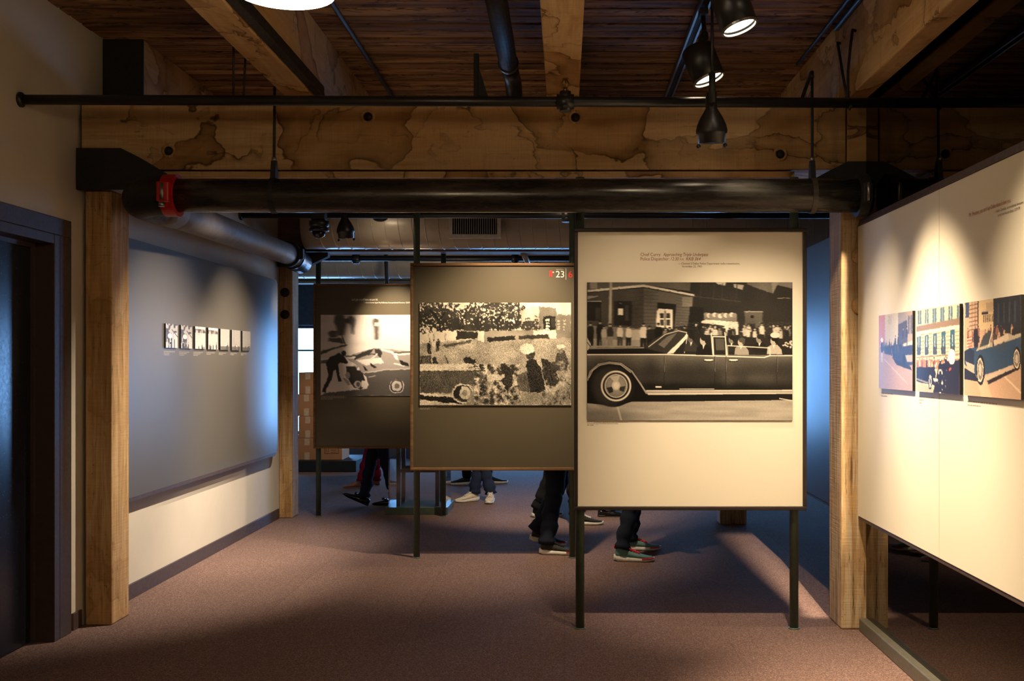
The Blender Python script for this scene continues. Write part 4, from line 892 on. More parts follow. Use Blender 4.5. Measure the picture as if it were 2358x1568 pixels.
XR, ZU, NF = (1, 0, 0), (0, 0, 1), (0, -1, 0)
def display_panel(x0, x1, ys, z0, z1, lx, rx, ptop, board, frame, label):
    e = empty('exhibit_display', ((x0 + x1) / 2, ys + 0.06, 0), label, 'panel', 'free-standing display panels')
    MB().box(x0 + 0.016, x1 - 0.016, ys, ys + 0.03, z0 + 0.016, z1 - 0.016).build('board', M[board], e)
    f = 0.022
    for a in ((x0, x1, z1 - f, z1), (x0, x1, z0, z0 + f), (x0, x0 + f, z0 + f, z1 - f), (x1 - f, x1, z0 + f, z1 - f)):
        MB().box(a[0], a[1], ys - 0.014, ys + 0.038, a[2], a[3], 0.004).build('frame_rail', M[frame], e)
    for px in (lx, rx):
        MB().cyl((px, ys + 0.066, 0), (px, ys + 0.066, ptop), 0.0255, 24).build('pole', M['pole'], e)
        MB().lathe([(0.034, 0), (0.034, 0.004), (0.028, 0.008)], (px, ys + 0.066, 0), (0, 0, 1), 20).build('floor_collar', M['pole'], e)
    return e
# front cream panel
D1 = 6.0
pA = display_panel(0.055, 1.395, 6.012, 0.70, 2.325, 0.090, 1.338, 2.63, 'cream', 'frame_dark', 'cream display panel with large sepia print of an open-top car')
k = 2400 / D1
def fx(px, d): return (px - 1300) * d / 2400
def fz(py, d): return EYE + (835 - py) * d / 2400
print_mesh(art_car(), 'photo_print', pA, (fx(1352, D1), 6.012, fz(968, D1)), XR, ZU, NF, 473 / k, 318 / k, 0.010, (0.95, 0.84, 0.68))
def tA(body, px0, px1, py, cap, mat, sh=0): text_part(body, pA, (fx(px0, 6.01), 6.012, fz(py, 6.01)), XR, ZU, NF, cap / k, (px1 - px0) / k, mat, sh)
tA('Chief Curry:', 1475, 1522, 589.5, 7.4, 'text_red'); tA('Approaching Triple Underpass', 1527, 1631, 589.5, 7.4, 'text_red', 0.25)
tA('Police Dispatcher:', 1475, 1541.5, 599.5, 7.4, 'text_red'); tA('12:30', 1545, 1563, 599.5, 7.2, 'text_red', 0.25); tA('P.M.', 1565.5, 1574.5, 599.5, 4.4, 'text_red', 0.25); tA('KKB 364', 1580, 1613.5, 599.5, 7.2, 'text_red', 0.25)
tA('\u2014Channel 2 Dallas Police Department radio transmission,', 1563, 1704, 609, 4.6, 'text_brown'); tA('November 22, 1963', 1570.5, 1616, 615.5, 4.6, 'text_brown')
tA('12:30 PM', 1352, 1364, 972.3, 2.4, 'text_brown'); tA('The limousine slowed for the hairpin turn onto Elm Street', 1367, 1445, 972.8, 2.4, 'text_brown'); tA('in front of the Texas School Book Depository building.', 1352, 1424, 976.2, 2.4, 'text_brown')
bars(pA, (fx(1352, 6.01), 6.012, fz(979.5, 6.01)), XR, ZU, NF, [15 / k], 'text_brown', 0.01, 0.003)
# dark park panel
D2 = 8.22; k2 = 2400 / D2
pB = display_panel(fx(945, D2), fx(1336, D2), D2, 0.70, 2.335, -1.175, 0.062, 3.08, 'olive', 'frame', 'dark olive display panel with grainy park print, numbered 23')
print_mesh(art_park(), 'photo_print', pB, (fx(967, D2), D2, fz(933, D2)), XR, ZU, NF, 348 / k2, 236 / k2, 0.010, (0.80, 0.69, 0.52))
def tB(body, px0, px1, py, cap, mat, sh=0): text_part(body, pB, (fx(px0, D2), D2, fz(py, D2)), XR, ZU, NF, cap / k2, (px1 - px0) / k2, mat, sh)
tB('23', 1280, 1299, 638.7, 14.8, 'text_light'); tB('6', 1309, 1318.5, 638.9, 15.2, 'sign_red'); tB('GENERAL', 1280.5, 1298, 622, 3, 'text_grey')
def flat(parent, x0, x1, y0, y1, d, mat, name):
    return MB().box(fx(x0, d), fx(x1, d), d - 0.0015, d, fz(y1, d), fz(y0, d)).build(name, M[mat], parent)
flat(pB, 1265.3, 1271.6, 623.4, 637, D2, 'sign_red', 'audio_symbol'); flat(pB, 1302.4, 1303.9, 617.8, 644, D2, 'text_grey', 'divider_line')
MB().lathe([(0.0, 0), (0.0075, 0), (0.0075, 0.0015), (0.0, 0.0015)], (fx(1274, D2), D2, fz(627.3, D2)), NF, 14).build('audio_waves', M['text_grey'], pB)
flat(pB, 1312, 1324, 620, 621.6, D2, 'text_red', 'caption')
bars(pB, (fx(967, D2), D2, fz(936, D2)), XR, ZU, NF, [74 / k2, 38 / k2, 23 / k2], 'text_grey', 3 / k2, 1.2 / k2)
# farthest panel
D3 = 10.46; k3 = 2400 / D3
pC = display_panel(fx(722, D3), fx(1032, D3), D3, 0.69, 2.345, fx(733, 10.52), fx(1021, 10.52), 2.65, 'olive', 'frame', 'farthest olive display panel with blurred street print')
print_mesh(art_street(), 'photo_print', pC, (fx(739, D3), D3, fz(911, D3)), XR, ZU, NF, 276 / k3, 186 / k3, 0.010, (0.80, 0.71, 0.66))
def tC(body, px0, px1, py, cap, mat, sh=0): text_part(body, pC, (fx(px0, D3), D3, fz(py, D3)), XR, ZU, NF, cap / k3, (px1 - px0) / k3, mat, sh)
tC("Let's get out of here; we are hit.", 810, 870, 692, 5, 'text_light', 0.25); tC('\u2014Secret Service Agent Roy Kellerman, from presidential limousine, 12:30 P.M.', 839, 948, 698.2, 3.2, 'text_light')
bars(pC, (fx(739, D3), D3, fz(914, D3)), XR, ZU, NF, [56 / k3, 56 / k3, 28 / k3], 'text_grey', 2.6 / k3, 1.1 / k3)

# ------------------------------------------------------------------ wall boards
# grey board on the left wall
gb = empty('wall_board', (LW, 8.1, 0.68), 'long dark grey board on the left wall with seven small prints', 'panel')
prof = [(6.5, 0.685), (10.02, 0.685), (10.06, 0.70), (10.08, 0.74), (10.08, 2.29), (10.06, 2.33), (10.02, 2.345), (6.5, 2.345)]
MB().prism(prof, 0, LW + 0.02, LW + 0.075).build('board', M['board_grey'], gb)
MB().prism([(6.5, 0.66), (10.0, 0.66), (10.05, 0.684), (6.5, 0.684)], 0, LW + 0.005, LW + 0.075).build('bottom_edge', M['trim'], gb)
XB = LW + 0.075
def art_small(i):
    c = Canvas(0, 0, 220, 170, 44, 60, 0.72); rg = random.Random(i + 20)
    top, mid = [(.2, 1), (.3, .9), (.5, .8), (.45, .6), (0.1, .5), (0.05, .5), (0.05, .45)][i]
    c.rect(0, 0, 220, 170, (0.66, 0.68, 0.8, .74, .68, .62, .56)[i])
    if i < 2:
        n = c.vn(7, 9); c.put((n - .45) * 6 * (c.Y < 70), 0.2, .9); c.poly([(0, 60), (60, 55), (120, 110), (60, 130), (0, 130)], .3); c.rect(150, 60, 220, 170, .75); [c.rect(20 + 26 * k, 90 + rg.uniform(0, 20), 34 + 26 * k, 170, rg.choice([.12, .2, .8])) for k in range(6)]; c.ell(75, 85, 40, 18, .85); c.line([(110, 40), (220, 90)], 7, .2)
    elif i < 4:
        c.rect(0, 0, 220, 18, .92); c.put((c.vn(12, 8) - .2) * 5 * ((c.Y > 18) & (c.Y < 48)), .3, .9); c.line([(75, 0), (75, 60)], 5, .4)
    for k in range(7):
        x = rg.uniform(20, 200); y = 172; c.person(x, y + 25, rg.uniform(50, 85), rg.choice([.15, .25, .8]), .2, .8, rg.choice([.1, .85]))
    if i >= 4: c.rect(0, 140, 220, 170, .3, .8)
    if i == 5: c.line([(50, 0), (52, 120)], 4, .3)
    c.grain(.05); return c
for i in range(7):
    d0 = 7.218 + i * 0.2865
    print_mesh(art_small(i), 'photo_print', gb, (XB, d0, 1.654), (0, 1, 0), ZU, (1, 0, 0), 0.222, 0.168, 0.014, (0.95, 0.84, 0.74))
    bars(gb, (XB, d0, 1.625), (0, 1, 0), ZU, (1, 0, 0), [(0.20, 0.10, 0.10), (0.20, 0.15, 0.10), (0.20, 0.15, 0.10), (0.19, 0.10), (0.18, 0.10), (0.17, 0.10), (0.16, 0.07)][i], 'text_grey', 0.011, 0.004)

# white board along the glass wall
wb = empty('wall_board', (GX, 4.2, 0.66), 'brightly lit white board on the glass wall with three colour prints', 'panel')
WX = 1.695
MB().box(WX, WX + 0.035, 4.718, 6.02, 0.665, 2.335, 0.002).build('board', M['cream'], wb)
MB().box(WX, WX + 0.035, 2.3, 4.715, 0.665, 2.335, 0.002).build('board', M['cream'], wb)
MB().prism([(WX - 0.004, 2.336), (WX + 0.035, 2.336), (WX + 0.035, 2.375), (WX + 0.012, 2.375)], 1, 2.3, 6.025).build('top_rail', M['trim'], wb)
MB().box(WX + 0.003, WX + 0.035, 2.3, 6.025, 0.645, 0.664, 0.002).build('bottom_rail', M['trim'], wb)
def art_r(i):
    c = Canvas(0, 0, 550, 390, (96, 110, 134)[i], (170, 190, 216)[i], (0.72, 0.62, 0.58)); rg = random.Random(40 + i)
    if i == 0:
        c.rect(0, 0, 110, 160, (.72, .5, .5)); c.rect(110, 0, 330, 160, (.76, .74, .70)); c.rect(330, 0, 550, 160, (.55, .53, .55)); c.rect(460, 0, 550, 190, (.62, .56, .52)); [c.rect(x, 20, x + 26, 110, (.34, .36, .44)) for x in (480, 520)]; c.poly([(330, 60), (470, 40), (470, 170), (330, 170)], (.28, .28, .36)); [c.line([(x, 10), (x, 50)], 5, (.5, .5, .5)) for x in (170, 190, 210)]
        c.poly([(0, 170), (550, 170), (550, 390), (0, 390)], (.66, .56, .54)); [c.person(rg.uniform(60, 330), 190, rg.uniform(40, 60), rg.choice([(.3, .28, .34), (.6, .5, .5)]), .25, (.6, .5, .45)) for _ in range(16)]
        c.poly([(90, 165), (220, 165), (230, 215), (100, 205)], (.22, .22, .3)); c.poly([(220, 165), (400, 155), (550, 150), (550, 260), (480, 268), (240, 225)], (.16, .18, .30)); c.poly([(390, 160), (550, 145), (550, 165), (400, 172)], (.8, .76, .7)); c.poly([(440, 215), (550, 215), (550, 248), (470, 250)], (.62, .6, .58)); c.poly([(230, 225), (520, 270), (540, 290), (300, 262)], (.14, .13, .18)); c.ell(420, 245, 22, 36, (.1, .1, .13))
        for x, y in ((285, 205), (330, 200), (405, 170), (465, 165)): c.person(x, y, 95, (.2, .2, .28), (.3, .28, .34), (.66, .54, .46), .1)
        c.person(55, 250, 130, (.16, .14, .2), (.78, .74, .74), (.9, .86, .82)); c.ell(55, 132, 22, 13, (.93, .9, .86)); c.line([(100, 235), (470, 355)], 5, (.82, .74, .7), .8)
    elif i == 1:
        c.rect(0, 0, 550, 390, (.86, .78, .66)); [c.rect(20 + 100 * k, 4, 70 + 100 * k, 70, (.30, .42, .50)) for k in range(6)]; [c.rect(42 + 100 * k, 4, 48 + 100 * k, 70, (.8, .76, .7)) for k in range(6)]
        c.poly([(0, 78), (550, 60), (550, 92), (0, 108)], (.52, .44, .38)); c.poly([(0, 105), (550, 90), (550, 104), (0, 118)], (.95, .88, .76))
        for k in range(6):
            x = 10 + 108 * k; c.poly([(x, 130 - 5 * k), (x + 52, 126 - 5 * k), (x + 52, 215), (x, 217)], (.20, .36, .46)); c.rect(x + 22, 130, x + 30, 215, (.86, .8, .72)); c.rect(x, 180, x + 52, 215, (.16, .2, .26), .7)
        for yy in range(120, 240, 17): [c.line([(66 + 108 * k, yy), (108 + 108 * k, yy - 2)], 2.5, (.45, .36, .28)) for k in range(5)]
        c.line([(0, 228), (550, 215)], 4, (.4, .32, .26)); c.rect(0, 240, 550, 280, (.66, .46, .36))
        [c.person(rg.uniform(0, 560), 300, rg.uniform(55, 80), rg.choice([(.1, .1, .16), (.8, .72, .62), (.2, .16, .18), (.5, .3, .24)]), .15, (.62, .48, .4), rg.choice([.1, .3])) for _ in range(22)]
        c.poly([(0, 276), (240, 272), (262, 300), (255, 355), (0, 345)], (.10, .08, .14)); c.poly([(0, 340), (240, 372), (240, 390), (0, 390)], (.74, .68, .6)); c.line([(0, 330), (170, 348)], 8, (.55, .55, .56)); c.ell(190, 338, 26, 38, .1); c.ell(190, 338, 19, 30, (.66, .7, .72)); c.ell(190, 338, 8, 12, .2)
        c.poly([(230, 390), (300, 260), (550, 240), (550, 390)], (.10, .08, .13)); n = c.vn(24, 26); c.put((n - .64) * 9 * ((c.X > 230) & (c.X < 420) & (c.Y > 230)), (.9, .88, .84)); c.poly([(400, 250), (500, 235), (530, 390), (380, 390)], (.12, .08, .11)); c.ell(458, 226, 42, 34, (.98, .94, .86)); c.line([(430, 285), (450, 278)], 9, (.85, .3, .16))
    else:
        c.rect(0, 0, 550, 390, (.80, .66, .56)); c.rect(0, 0, 150, 130, (.80, .68, .58)); c.rect(15, 0, 52, 64, (.24, .32, .46)); [c.line([(55, y), (150, y - 4)], 3.5, (.42, .3, .26)) for y in range(15, 130, 17)]; [c.line([(x, 0), (x, 130)], 3, (.45, .34, .28)) for x in (84, 116)]
        c.rect(150, 0, 310, 120, (.86, .76, .6)); [c.rect(200 + 18 * k, 60, 208 + 18 * k, 90, (.35, .28, .24)) for k in range(6)]; c.rect(230, 12, 300, 50, (.76, .66, .54)); c.rect(185, 48, 250, 58, (.2, .2, .26)); c.rect(140, 0, 152, 140, (.35, .26, .24))
        c.poly([(300, 0), (550, 0), (550, 150), (300, 130)], (.17, .19, .24)); [c.rect(340 + 50 * k, 20, 356 + 50 * k, 100, (.24, .27, .33)) for k in range(4)]
        [c.person(rg.uniform(0, 550), 170, rg.uniform(50, 72), rg.choice([(.24, .18, .2), (.8, .66, .54), (.6, .4, .34)]), .2, (.7, .54, .44), .2) for _ in range(30)]
        c.poly([(0, 215), (550, 200), (550, 390), (0, 390)], (.80, .66, .56)); c.poly([(110, 290), (180, 390), (290, 390), (190, 290)], (.92, .80, .68), .5); c.line([(330, 275), (550, 365)], 9, (.94, .86, .74), .8)
        c.poly([(30, 150), (80, 140), (90, 205), (40, 205)], (.85, .4, .34)); [c.line([(30, 155 + 13 * k), (84, 150 + 13 * k)], 4, (.95, .9, .84)) for k in range(4)]; c.poly([(100, 118), (145, 112), (150, 190), (105, 195)], (.15, .13, .17))
        c.poly([(0, 205), (60, 190), (150, 190), (330, 165), (450, 145), (550, 140), (550, 255), (480, 260), (330, 285), (220, 300), (205, 320), (110, 300), (60, 275), (0, 260)], (.20, .30, .42)); c.poly([(150, 190), (330, 165), (450, 145), (550, 140), (550, 156), (330, 185), (120, 206)], (.72, .68, .6)); c.poly([(0, 205), (60, 192), (110, 205), (100, 265), (40, 250), (0, 250)], (.14, .18, .26)); c.poly([(10, 246), (110, 262), (106, 300), (60, 292)], (.78, .7, .64))
        c.poly([(0, 275), (120, 300), (150, 330), (0, 322)], (.14, .14, .2)); c.poly([(210, 310), (480, 262), (480, 276), (240, 326)], (.82, .74, .66)); c.poly([(240, 325), (480, 276), (550, 272), (250, 340)], (.16, .13, .15))
        for cx, cy, rx, ry in ((172, 282, 44, 62), (515, 238, 34, 44)): c.ell(cx, cy, rx, ry, (.1, .1, .12)); c.ell(cx - 3, cy, rx * .74, ry * .8, (.90, .84, .76)); c.ell(cx - 3, cy, rx * .6, ry * .66, (.5, .46, .42)); c.ell(cx - 3, cy, rx * .35, ry * .4, (.8, .74, .68))
        c.poly([(160, 190), (200, 145), (260, 125), (290, 130), (250, 180)], (.26, .28, .3)); c.line([(255, 185), (295, 120)], 9, (.92, .84, .74)); [c.person(x, 200, 70, t, .3, (.74, .58, .48), .25) for x, t in ((300, (.4, .3, .3)), (345, (.8, .6, .55)), (395, (.25, .22, .26)))]
        c.poly([(300, 165), (440, 140), (440, 165), (310, 185)], (.86, .78, .7)); c.poly([(470, 128), (550, 112), (550, 142), (470, 150)], (.16, .17, .2))
    c.warp(0.8, 40, 60); c.grain(.03); return c
for i, (da, db) in enumerate(((5.575, 5.035), (4.98, 4.435), (4.383, 3.838))):
    print_mesh(art_r(i), 'photo_print', wb, (WX, da, 1.413), (0, -1, 0), ZU, (-1, 0, 0), da - db, 0.388, 0.014, (1, 0.94, 0.86))
    bars(wb, (WX, da, 1.385), (0, -1, 0), ZU, (-1, 0, 0), [(0.20, 0.10), (0.20, 0.06, 0.04), (0.30, 0.14)][i], 'text_grey', 0.014, 0.0045)
def tW(body, d0, d1, z, cap, mat, sh=0): text_part(body, wb, (WX - 0.0003, d0, z), (0, -1, 0), ZU, (-1, 0, 0), cap, d0 - d1, mat, sh)
tW("Mr. President, you can't say Dallas doesn't love you.", 4.365, 3.957, 2.160, 0.0165, 'text_orange', 0.25)
tW('\u2014Nellie Connally, as presidential limousine', 4.105, 3.848, 2.1385, 0.0105, 'text_brown'); tW('turned onto Houston Street, 12:29 P.M.', 4.075, 3.875, 2.1205, 0.0105, 'text_brown')

# dark board beyond the right post
sb = empty('wall_board', (1.68, 8.1, 0.66), 'dark board with daylight blue in its colour behind the pale right post', 'panel')
MB().box(1.665, 1.71, 6.338, 9.978, 0.66, 2.34, 0.004).build('board', M['daylit_panel'], sb)
MB().box(1.667, 1.71, 6.338, 9.978, 0.645, 0.659).build('bottom_edge', M['black_matte'], sb)

# ------------------------------------------------------------------ display case
dcx0, dcx1, dcy0, dcy1 = -1.83, -1.19, 10.62, 11.22
ca = empty('display_case', ((dcx0 + dcx1) / 2, (dcy0 + dcy1) / 2, 0), 'glass display case on a dark plinth behind the panels', 'display case')
MB().box(dcx0, dcx1, dcy0, dcy1, 0, 0.075, 0.004).build('plinth', M['pole'], ca)
gz = 1.45
for n_, b in enumerate(((dcx0 + 0.03, dcx1 - 0.03, dcy0 + 0.03, dcy0 + 0.036), (dcx0 + 0.03, dcx1 - 0.03, dcy1 - 0.036, dcy1 - 0.03), (dcx0 + 0.03, dcx0 + 0.036, dcy0 + 0.037, dcy1 - 0.037), (dcx1 - 0.036, dcx1 - 0.03, dcy0 + 0.037, dcy1 - 0.037))):
    MB().box(*b, 0.075, gz).build('pane', M['glass'], ca)
MB().box(dcx0 + 0.03, dcx1 - 0.03, dcy0 + 0.03, dcy1 - 0.03, gz, gz + 0.008).build('pane', M['glass'], ca)
st = empty('stand', (-1.52, 10.92, 0.075), 'black metal stand inside the glass case', 'stand')
for sx in (-1.71, -1.31):
    for sy in (10.74, 11.08): MB().box(sx - 0.02, sx + 0.02, sy - 0.02, sy + 0.02, 0.076, 0.95).build('leg', M['black_metal'], st)
for sy in (10.74, 11.08): MB().box(-1.69, -1.33, sy - 0.012, sy + 0.012, 0.42, 0.455).build('rail', M['black_metal'], st)
MB().box(-1.74, -1.28, 10.70, 11.12, 0.95, 0.985, 0.003).build('top', M['black_metal'], st)

# ------------------------------------------------------------------ cartons by the window
plt = tag(MB().box(-4.6, -2.95, 14.75, 15.75, 0, 0.16, 0.005).build('low_platform', M['black_matte']), 'low dark platform under the carton stack', 'platform')
def carton(x0, x1, y0, y1, z0, z1, label, mark=False):
    e = empty('carton', ((x0 + x1) / 2, (y0 + y1) / 2, z0), label, 'carton', 'cardboard cartons by the window')
    MB().box(x0, x1, y0, y1, z0, z1, 0.006).build('box', M['carton'], e)
    t = MB(); tx = x0 + 0.13; t.box(tx - 0.035, tx + 0.035, y0 - 0.0015, y0 + 0.001, z1 - 0.10, z1 - 0.004); t.box(tx - 0.035, tx + 0.035, y0 - 0.0015, y0 + 0.001, z0 + 0.004, z0 + 0.11); t.build('tape', M['tape'], e)
    if mark:
        m = MB(); mx = x1 - 0.25
        for a in ((mx, mx + 0.2, z0 + 0.09, z0 + 0.096), (mx, mx + 0.2, z0 + 0.19, z0 + 0.196), (mx, mx + 0.006, z0 + 0.096, z0 + 0.19), (mx + 0.194, mx + 0.2, z0 + 0.096, z0 + 0.19), (mx + 0.02, mx + 0.026, z0 + 0.11, z0 + 0.18), (mx + 0.05, mx + 0.056, z0 + 0.11, z0 + 0.18), (mx + 0.09, mx + 0.17, z0 + 0.11, z0 + 0.116), (mx + 0.09, mx + 0.17, z0 + 0.14, z0 + 0.146)):
            m.box(a[0], a[1], y0 - 0.0012, y0 + 0.001, a[2], a[3])
        m.build('printed_mark', M['ink'], e)
    return e
for kk, lb in enumerate(('bottom carton of the stack, with a printed frame mark', 'second carton from the bottom of the stack by the window', 'third carton from the bottom of the stack by the window', 'top carton of the stack below the bright window')):
    off = (0.0, 0.01, -0.008, 0.012)[kk]
    carton(-3.80 + off, -3.17 + off, 14.85, 15.35, 0.162 + kk * 0.313, 0.162 + kk * 0.313 + 0.311, lb, kk == 0)

# ------------------------------------------------------------------ people
def skin_mesh(name, nodes, edges, mat, parent, root=0, sub=2):
    me = bpy.data.meshes.new(name); bm = bmesh.new(); lay = bm.verts.layers.skin.verify(); base = world_loc(parent)
    vs = []
    for i, (p, r) in enumerate(nodes):
        v = bm.verts.new(Vector(p) - base); v[lay].radius = (r, r) if not hasattr(r, '__len__') else r; v[lay].use_root = (i == root); vs.append(v)
    for a, b in edges: bm.edges.new((vs[a], vs[b]))
    bm.to_mesh(me); bm.free(); ob = bpy.data.objects.new(name, me); COL.objects.link(ob)
    ob.modifiers.new('skin', 'SKIN'); ss = ob.modifiers.new('sub', 'SUBSURF'); ss.levels = sub; ss.render_levels = sub
    bpy.context.view_layer.update(); m2 = bpy.data.meshes.new_from_object(ob.evaluated_get(bpy.context.evaluated_depsgraph_get()))
    bpy.data.objects.remove(ob); bpy.data.meshes.remove(me); m2.name = name
    m2.polygons.foreach_set('use_smooth', [True] * len(m2.polygons)); m2.materials.clear(); m2.materials.append(mat)
    o = bpy.data.objects.new(name, m2); COL.objects.link(o); o.parent = parent; return o

def loft(sections, closed_ends=True):
    m = MB(); n = len(sections[0]); v = [p for s in sections for p in s]; f = []
    for i in range(len(sections) - 1):
        for k in range(n): f.append((i * n + k, i * n + (k + 1) % n, (i + 1) * n + (k + 1) % n, (i + 1) * n + k))
    m.add(v, f, True)
    if closed_ends: m.f.append(tuple(range(n - 1, -1, -1))); m.f.append(tuple(range((len(sections) - 1) * n, len(sections) * n))); m.sm += [True, True]
    return m
def shoe(parent, heel, yaw, pitch, L, kind, upper, sole, lace=None, accent=None):
    """heel: point on the floor under the heel; yaw: toe direction; pitch: toe lift (about heel)"""
    H = Vector(heel); R = Matrix.Rotation(yaw, 4, 'Z') @ Matrix.Rotation(-pitch, 4, 'Y')
    tf = lambda x, y, z: (H + R @ Vector((x * L, y * L, z * L)))[:]
    # stations along the length: x, half width, top height
    if kind == 'sneaker':
        stn = [(-0.02, .09, .30), (0.03, .125, .36), (0.12, .138, .40), (0.22, .138, .39), (0.32, .135, .33), (0.44, .142, .275), (0.58, .162, .225), (0.72, .17, .18), (0.84, .155, .155), (0.94, .115, .145), (1.0, .05, .12)]; s0, sh = 0.09, [(-0.07, .05, .17), (-0.03, .105, .178), (0.06, .140, .170), (0.2, .155, .145), (0.38, .150, .125), (0.6, .175, .115), (0.8, .178, .105), (0.93, .135, .110), (1.03, .055, .13)]
    elif kind == 'loafer':
        stn = [(0.0, .08, .22), (0.05, .12, .25), (0.15, .128, .25), (0.3, .125, .20), (0.42, .13, .21), (0.55, .155, .19), (0.72, .165, .145), (0.86, .14, .115), (0.95, .10, .09), (1.0, .045, .07)]; s0, sh = 0.03, [(-0.01, .07, .085), (0.05, .122, .085), (0.24, .125, .08), (0.26, .12, .035), (0.55, .155, .035), (0.75, .168, .035), (0.9, .125, .04), (1.01, .05, .05)]
    else:   # heeled ankle boot
        stn = [(0.0, .09, .42), (0.05, .125, .44), (0.16, .13, .44), (0.28, .125, .40), (0.4, .125, .28), (0.55, .145, .21), (0.72, .15, .15), (0.86, .13, .11), (0.95, .095, .09), (1.0, .045, .07)]; s0, sh = 0.03, [(0.36, .10, .05), (0.55, .14, .035), (0.75, .152, .035), (0.9, .12, .04), (1.01, .05, .05)]
    def sec(x, hw, zt, zb, n=14, pw=0.7):
        pts = []
        for k in range(n):
            t = 2 * math.pi * k / n; cx, sz = math.cos(t), math.sin(t)
            yy = hw * (abs(cx) ** pw) * (1 if cx >= 0 else -1); zz = zb + (zt - zb) * (0.5 + 0.5 * (abs(sz) ** pw) * (1 if sz >= 0 else -1))
            if sz > 0: yy *= (1 - 0.30 * sz)
            pts.append(tf(x, yy, zz))
        return pts
    u = loft([sec(x, hw, zt, s0) for x, hw, zt in stn]).build('shoe', upper, parent)
    loft([sec(x, hw, zt, 0.002 + 0.16 * max(0, x - 0.75) ** 1.3 + (0.035 if x < -0.02 else 0.012 if x < 0.0 else 0), 14, 0.35) for x, hw, zt in sh]).build('sole', sole, u)
    if kind == 'boot': loft([[tf(x * 1.0 + 0.0, yv, z) for x, yv in ((0.0, -.06), (0.10, -.075), (0.2, -.06), (0.2, .06), (0.10, .075), (0.0, .06))] for z in (0.0, 0.16)]).build('heel_block', sole, u)
    if lace:
        m = MB()
        for i, (x, z) in enumerate(((0.36, .318), (0.43, .290), (0.50, .262), (0.57, .238))):
            for s in (1, -1): m.tube([tf(x - 0.02, -.085 * s, z + 0.0), tf(x + 0.01, 0, z + 0.022), tf(x + 0.05, .085 * s, z - 0.022)], L * 0.017, 6)
        m.tube([tf(0.36, 0, .345), tf(0.34, .07, .37), tf(0.40, .11, .31)], L * 0.011, 6); m.tube([tf(0.36, 0, .345), tf(0.34, -.07, .37), tf(0.40, -.11, .31)], L * 0.011, 6)
        m.build('laces', lace, u)
    if accent:
        a = MB(); a.tube([tf(0.70, -.180, .088), tf(0.84, -.165, .09), tf(0.95, -.12, .098), tf(1.02, -.03, .112), tf(1.02, .03, .112), tf(0.95, .12, .098)], L * 0.016, 6)
        a.tube([tf(-0.03, -.05, .34), tf(-0.07, 0, .40), tf(-0.03, .05, .34)], L * 0.02, 6); a.build('trim', accent, u)
    if kind == 'loafer':
        t = MB(); t.tube([tf(0.42, -.125, .17), tf(0.45, 0, .235), tf(0.42, .125, .17)], L * 0.02, 6)
        for s in (-1, 1): t.lathe([(0.006, 0), (0.011, 0.03), (0.013, 0.045)], tf(0.47, .03 * s, .228), (R @ Vector((0.75, .35 * s, 0.1)))[:], 8)
        t.build('tassel', upper, u)
    return u

SKIN = plain('skin', srgb(190, 140, 112), 0.6, var=0.05)
def cloth(name, col, rough=0.9):
    t = NT(name); b = t.bsdf(col, rough, 0, 0.2); v = t.coords(); f = t.noise(v, 180, 3, 0.7); g = t.noise(v, 9, 4)
    t.l(t.mix(t.ramp(g, [(0.35, (0,) * 3), (0.7, (0.6,) * 3)]), t.ramp(f, [(0.3, tuple(c * 0.7 for c in col)), (0.7, tuple(min(1, c * 1.3) for c in col))]), tuple(c * 0.6 for c in col)), b.inputs['Base Color'])
    t.bump(g, b, 0.4, 0.01); return t.m
def trouser_leg(hip, knee, ankle, r, rng, flare=1.0):
    P = []; Rr = []
    hip, knee, ankle = Vector(hip), Vector(knee), Vector(ankle)
    for i in range(30):
        t = i / 29
        p = hip.lerp(knee, t / 0.5) if t < 0.5 else knee.lerp(ankle, (t - 0.5) / 0.5)
        if 0.35 < t < 0.65:   # round the knee
            w = 1 - abs(t - 0.5) / 0.15; p = p.lerp((hip.lerp(knee, 0.8) + knee.lerp(ankle, 0.2)) / 2, w * 0.5)
        rad = r * (1.18 - 0.46 * min(1, t / 0.55)) if t < 0.55 else r * (0.72 - 0.06 * (t - 0.55) / 0.45)
        rad *= 1 + (flare - 1) * max(0, (t - 0.7) / 0.3)
        rad += 0.006 * math.sin(t * 47 + rng * 3) * (0.3 + t) + (0.005 * math.sin(t * 90 + rng) if t > 0.8 else 0)
        P.append(p + Vector((math.sin(t * 30 + rng) * 0.004, math.cos(t * 26 + rng * 2) * 0.004, 0))); Rr.append(rad)
    return P, Rr
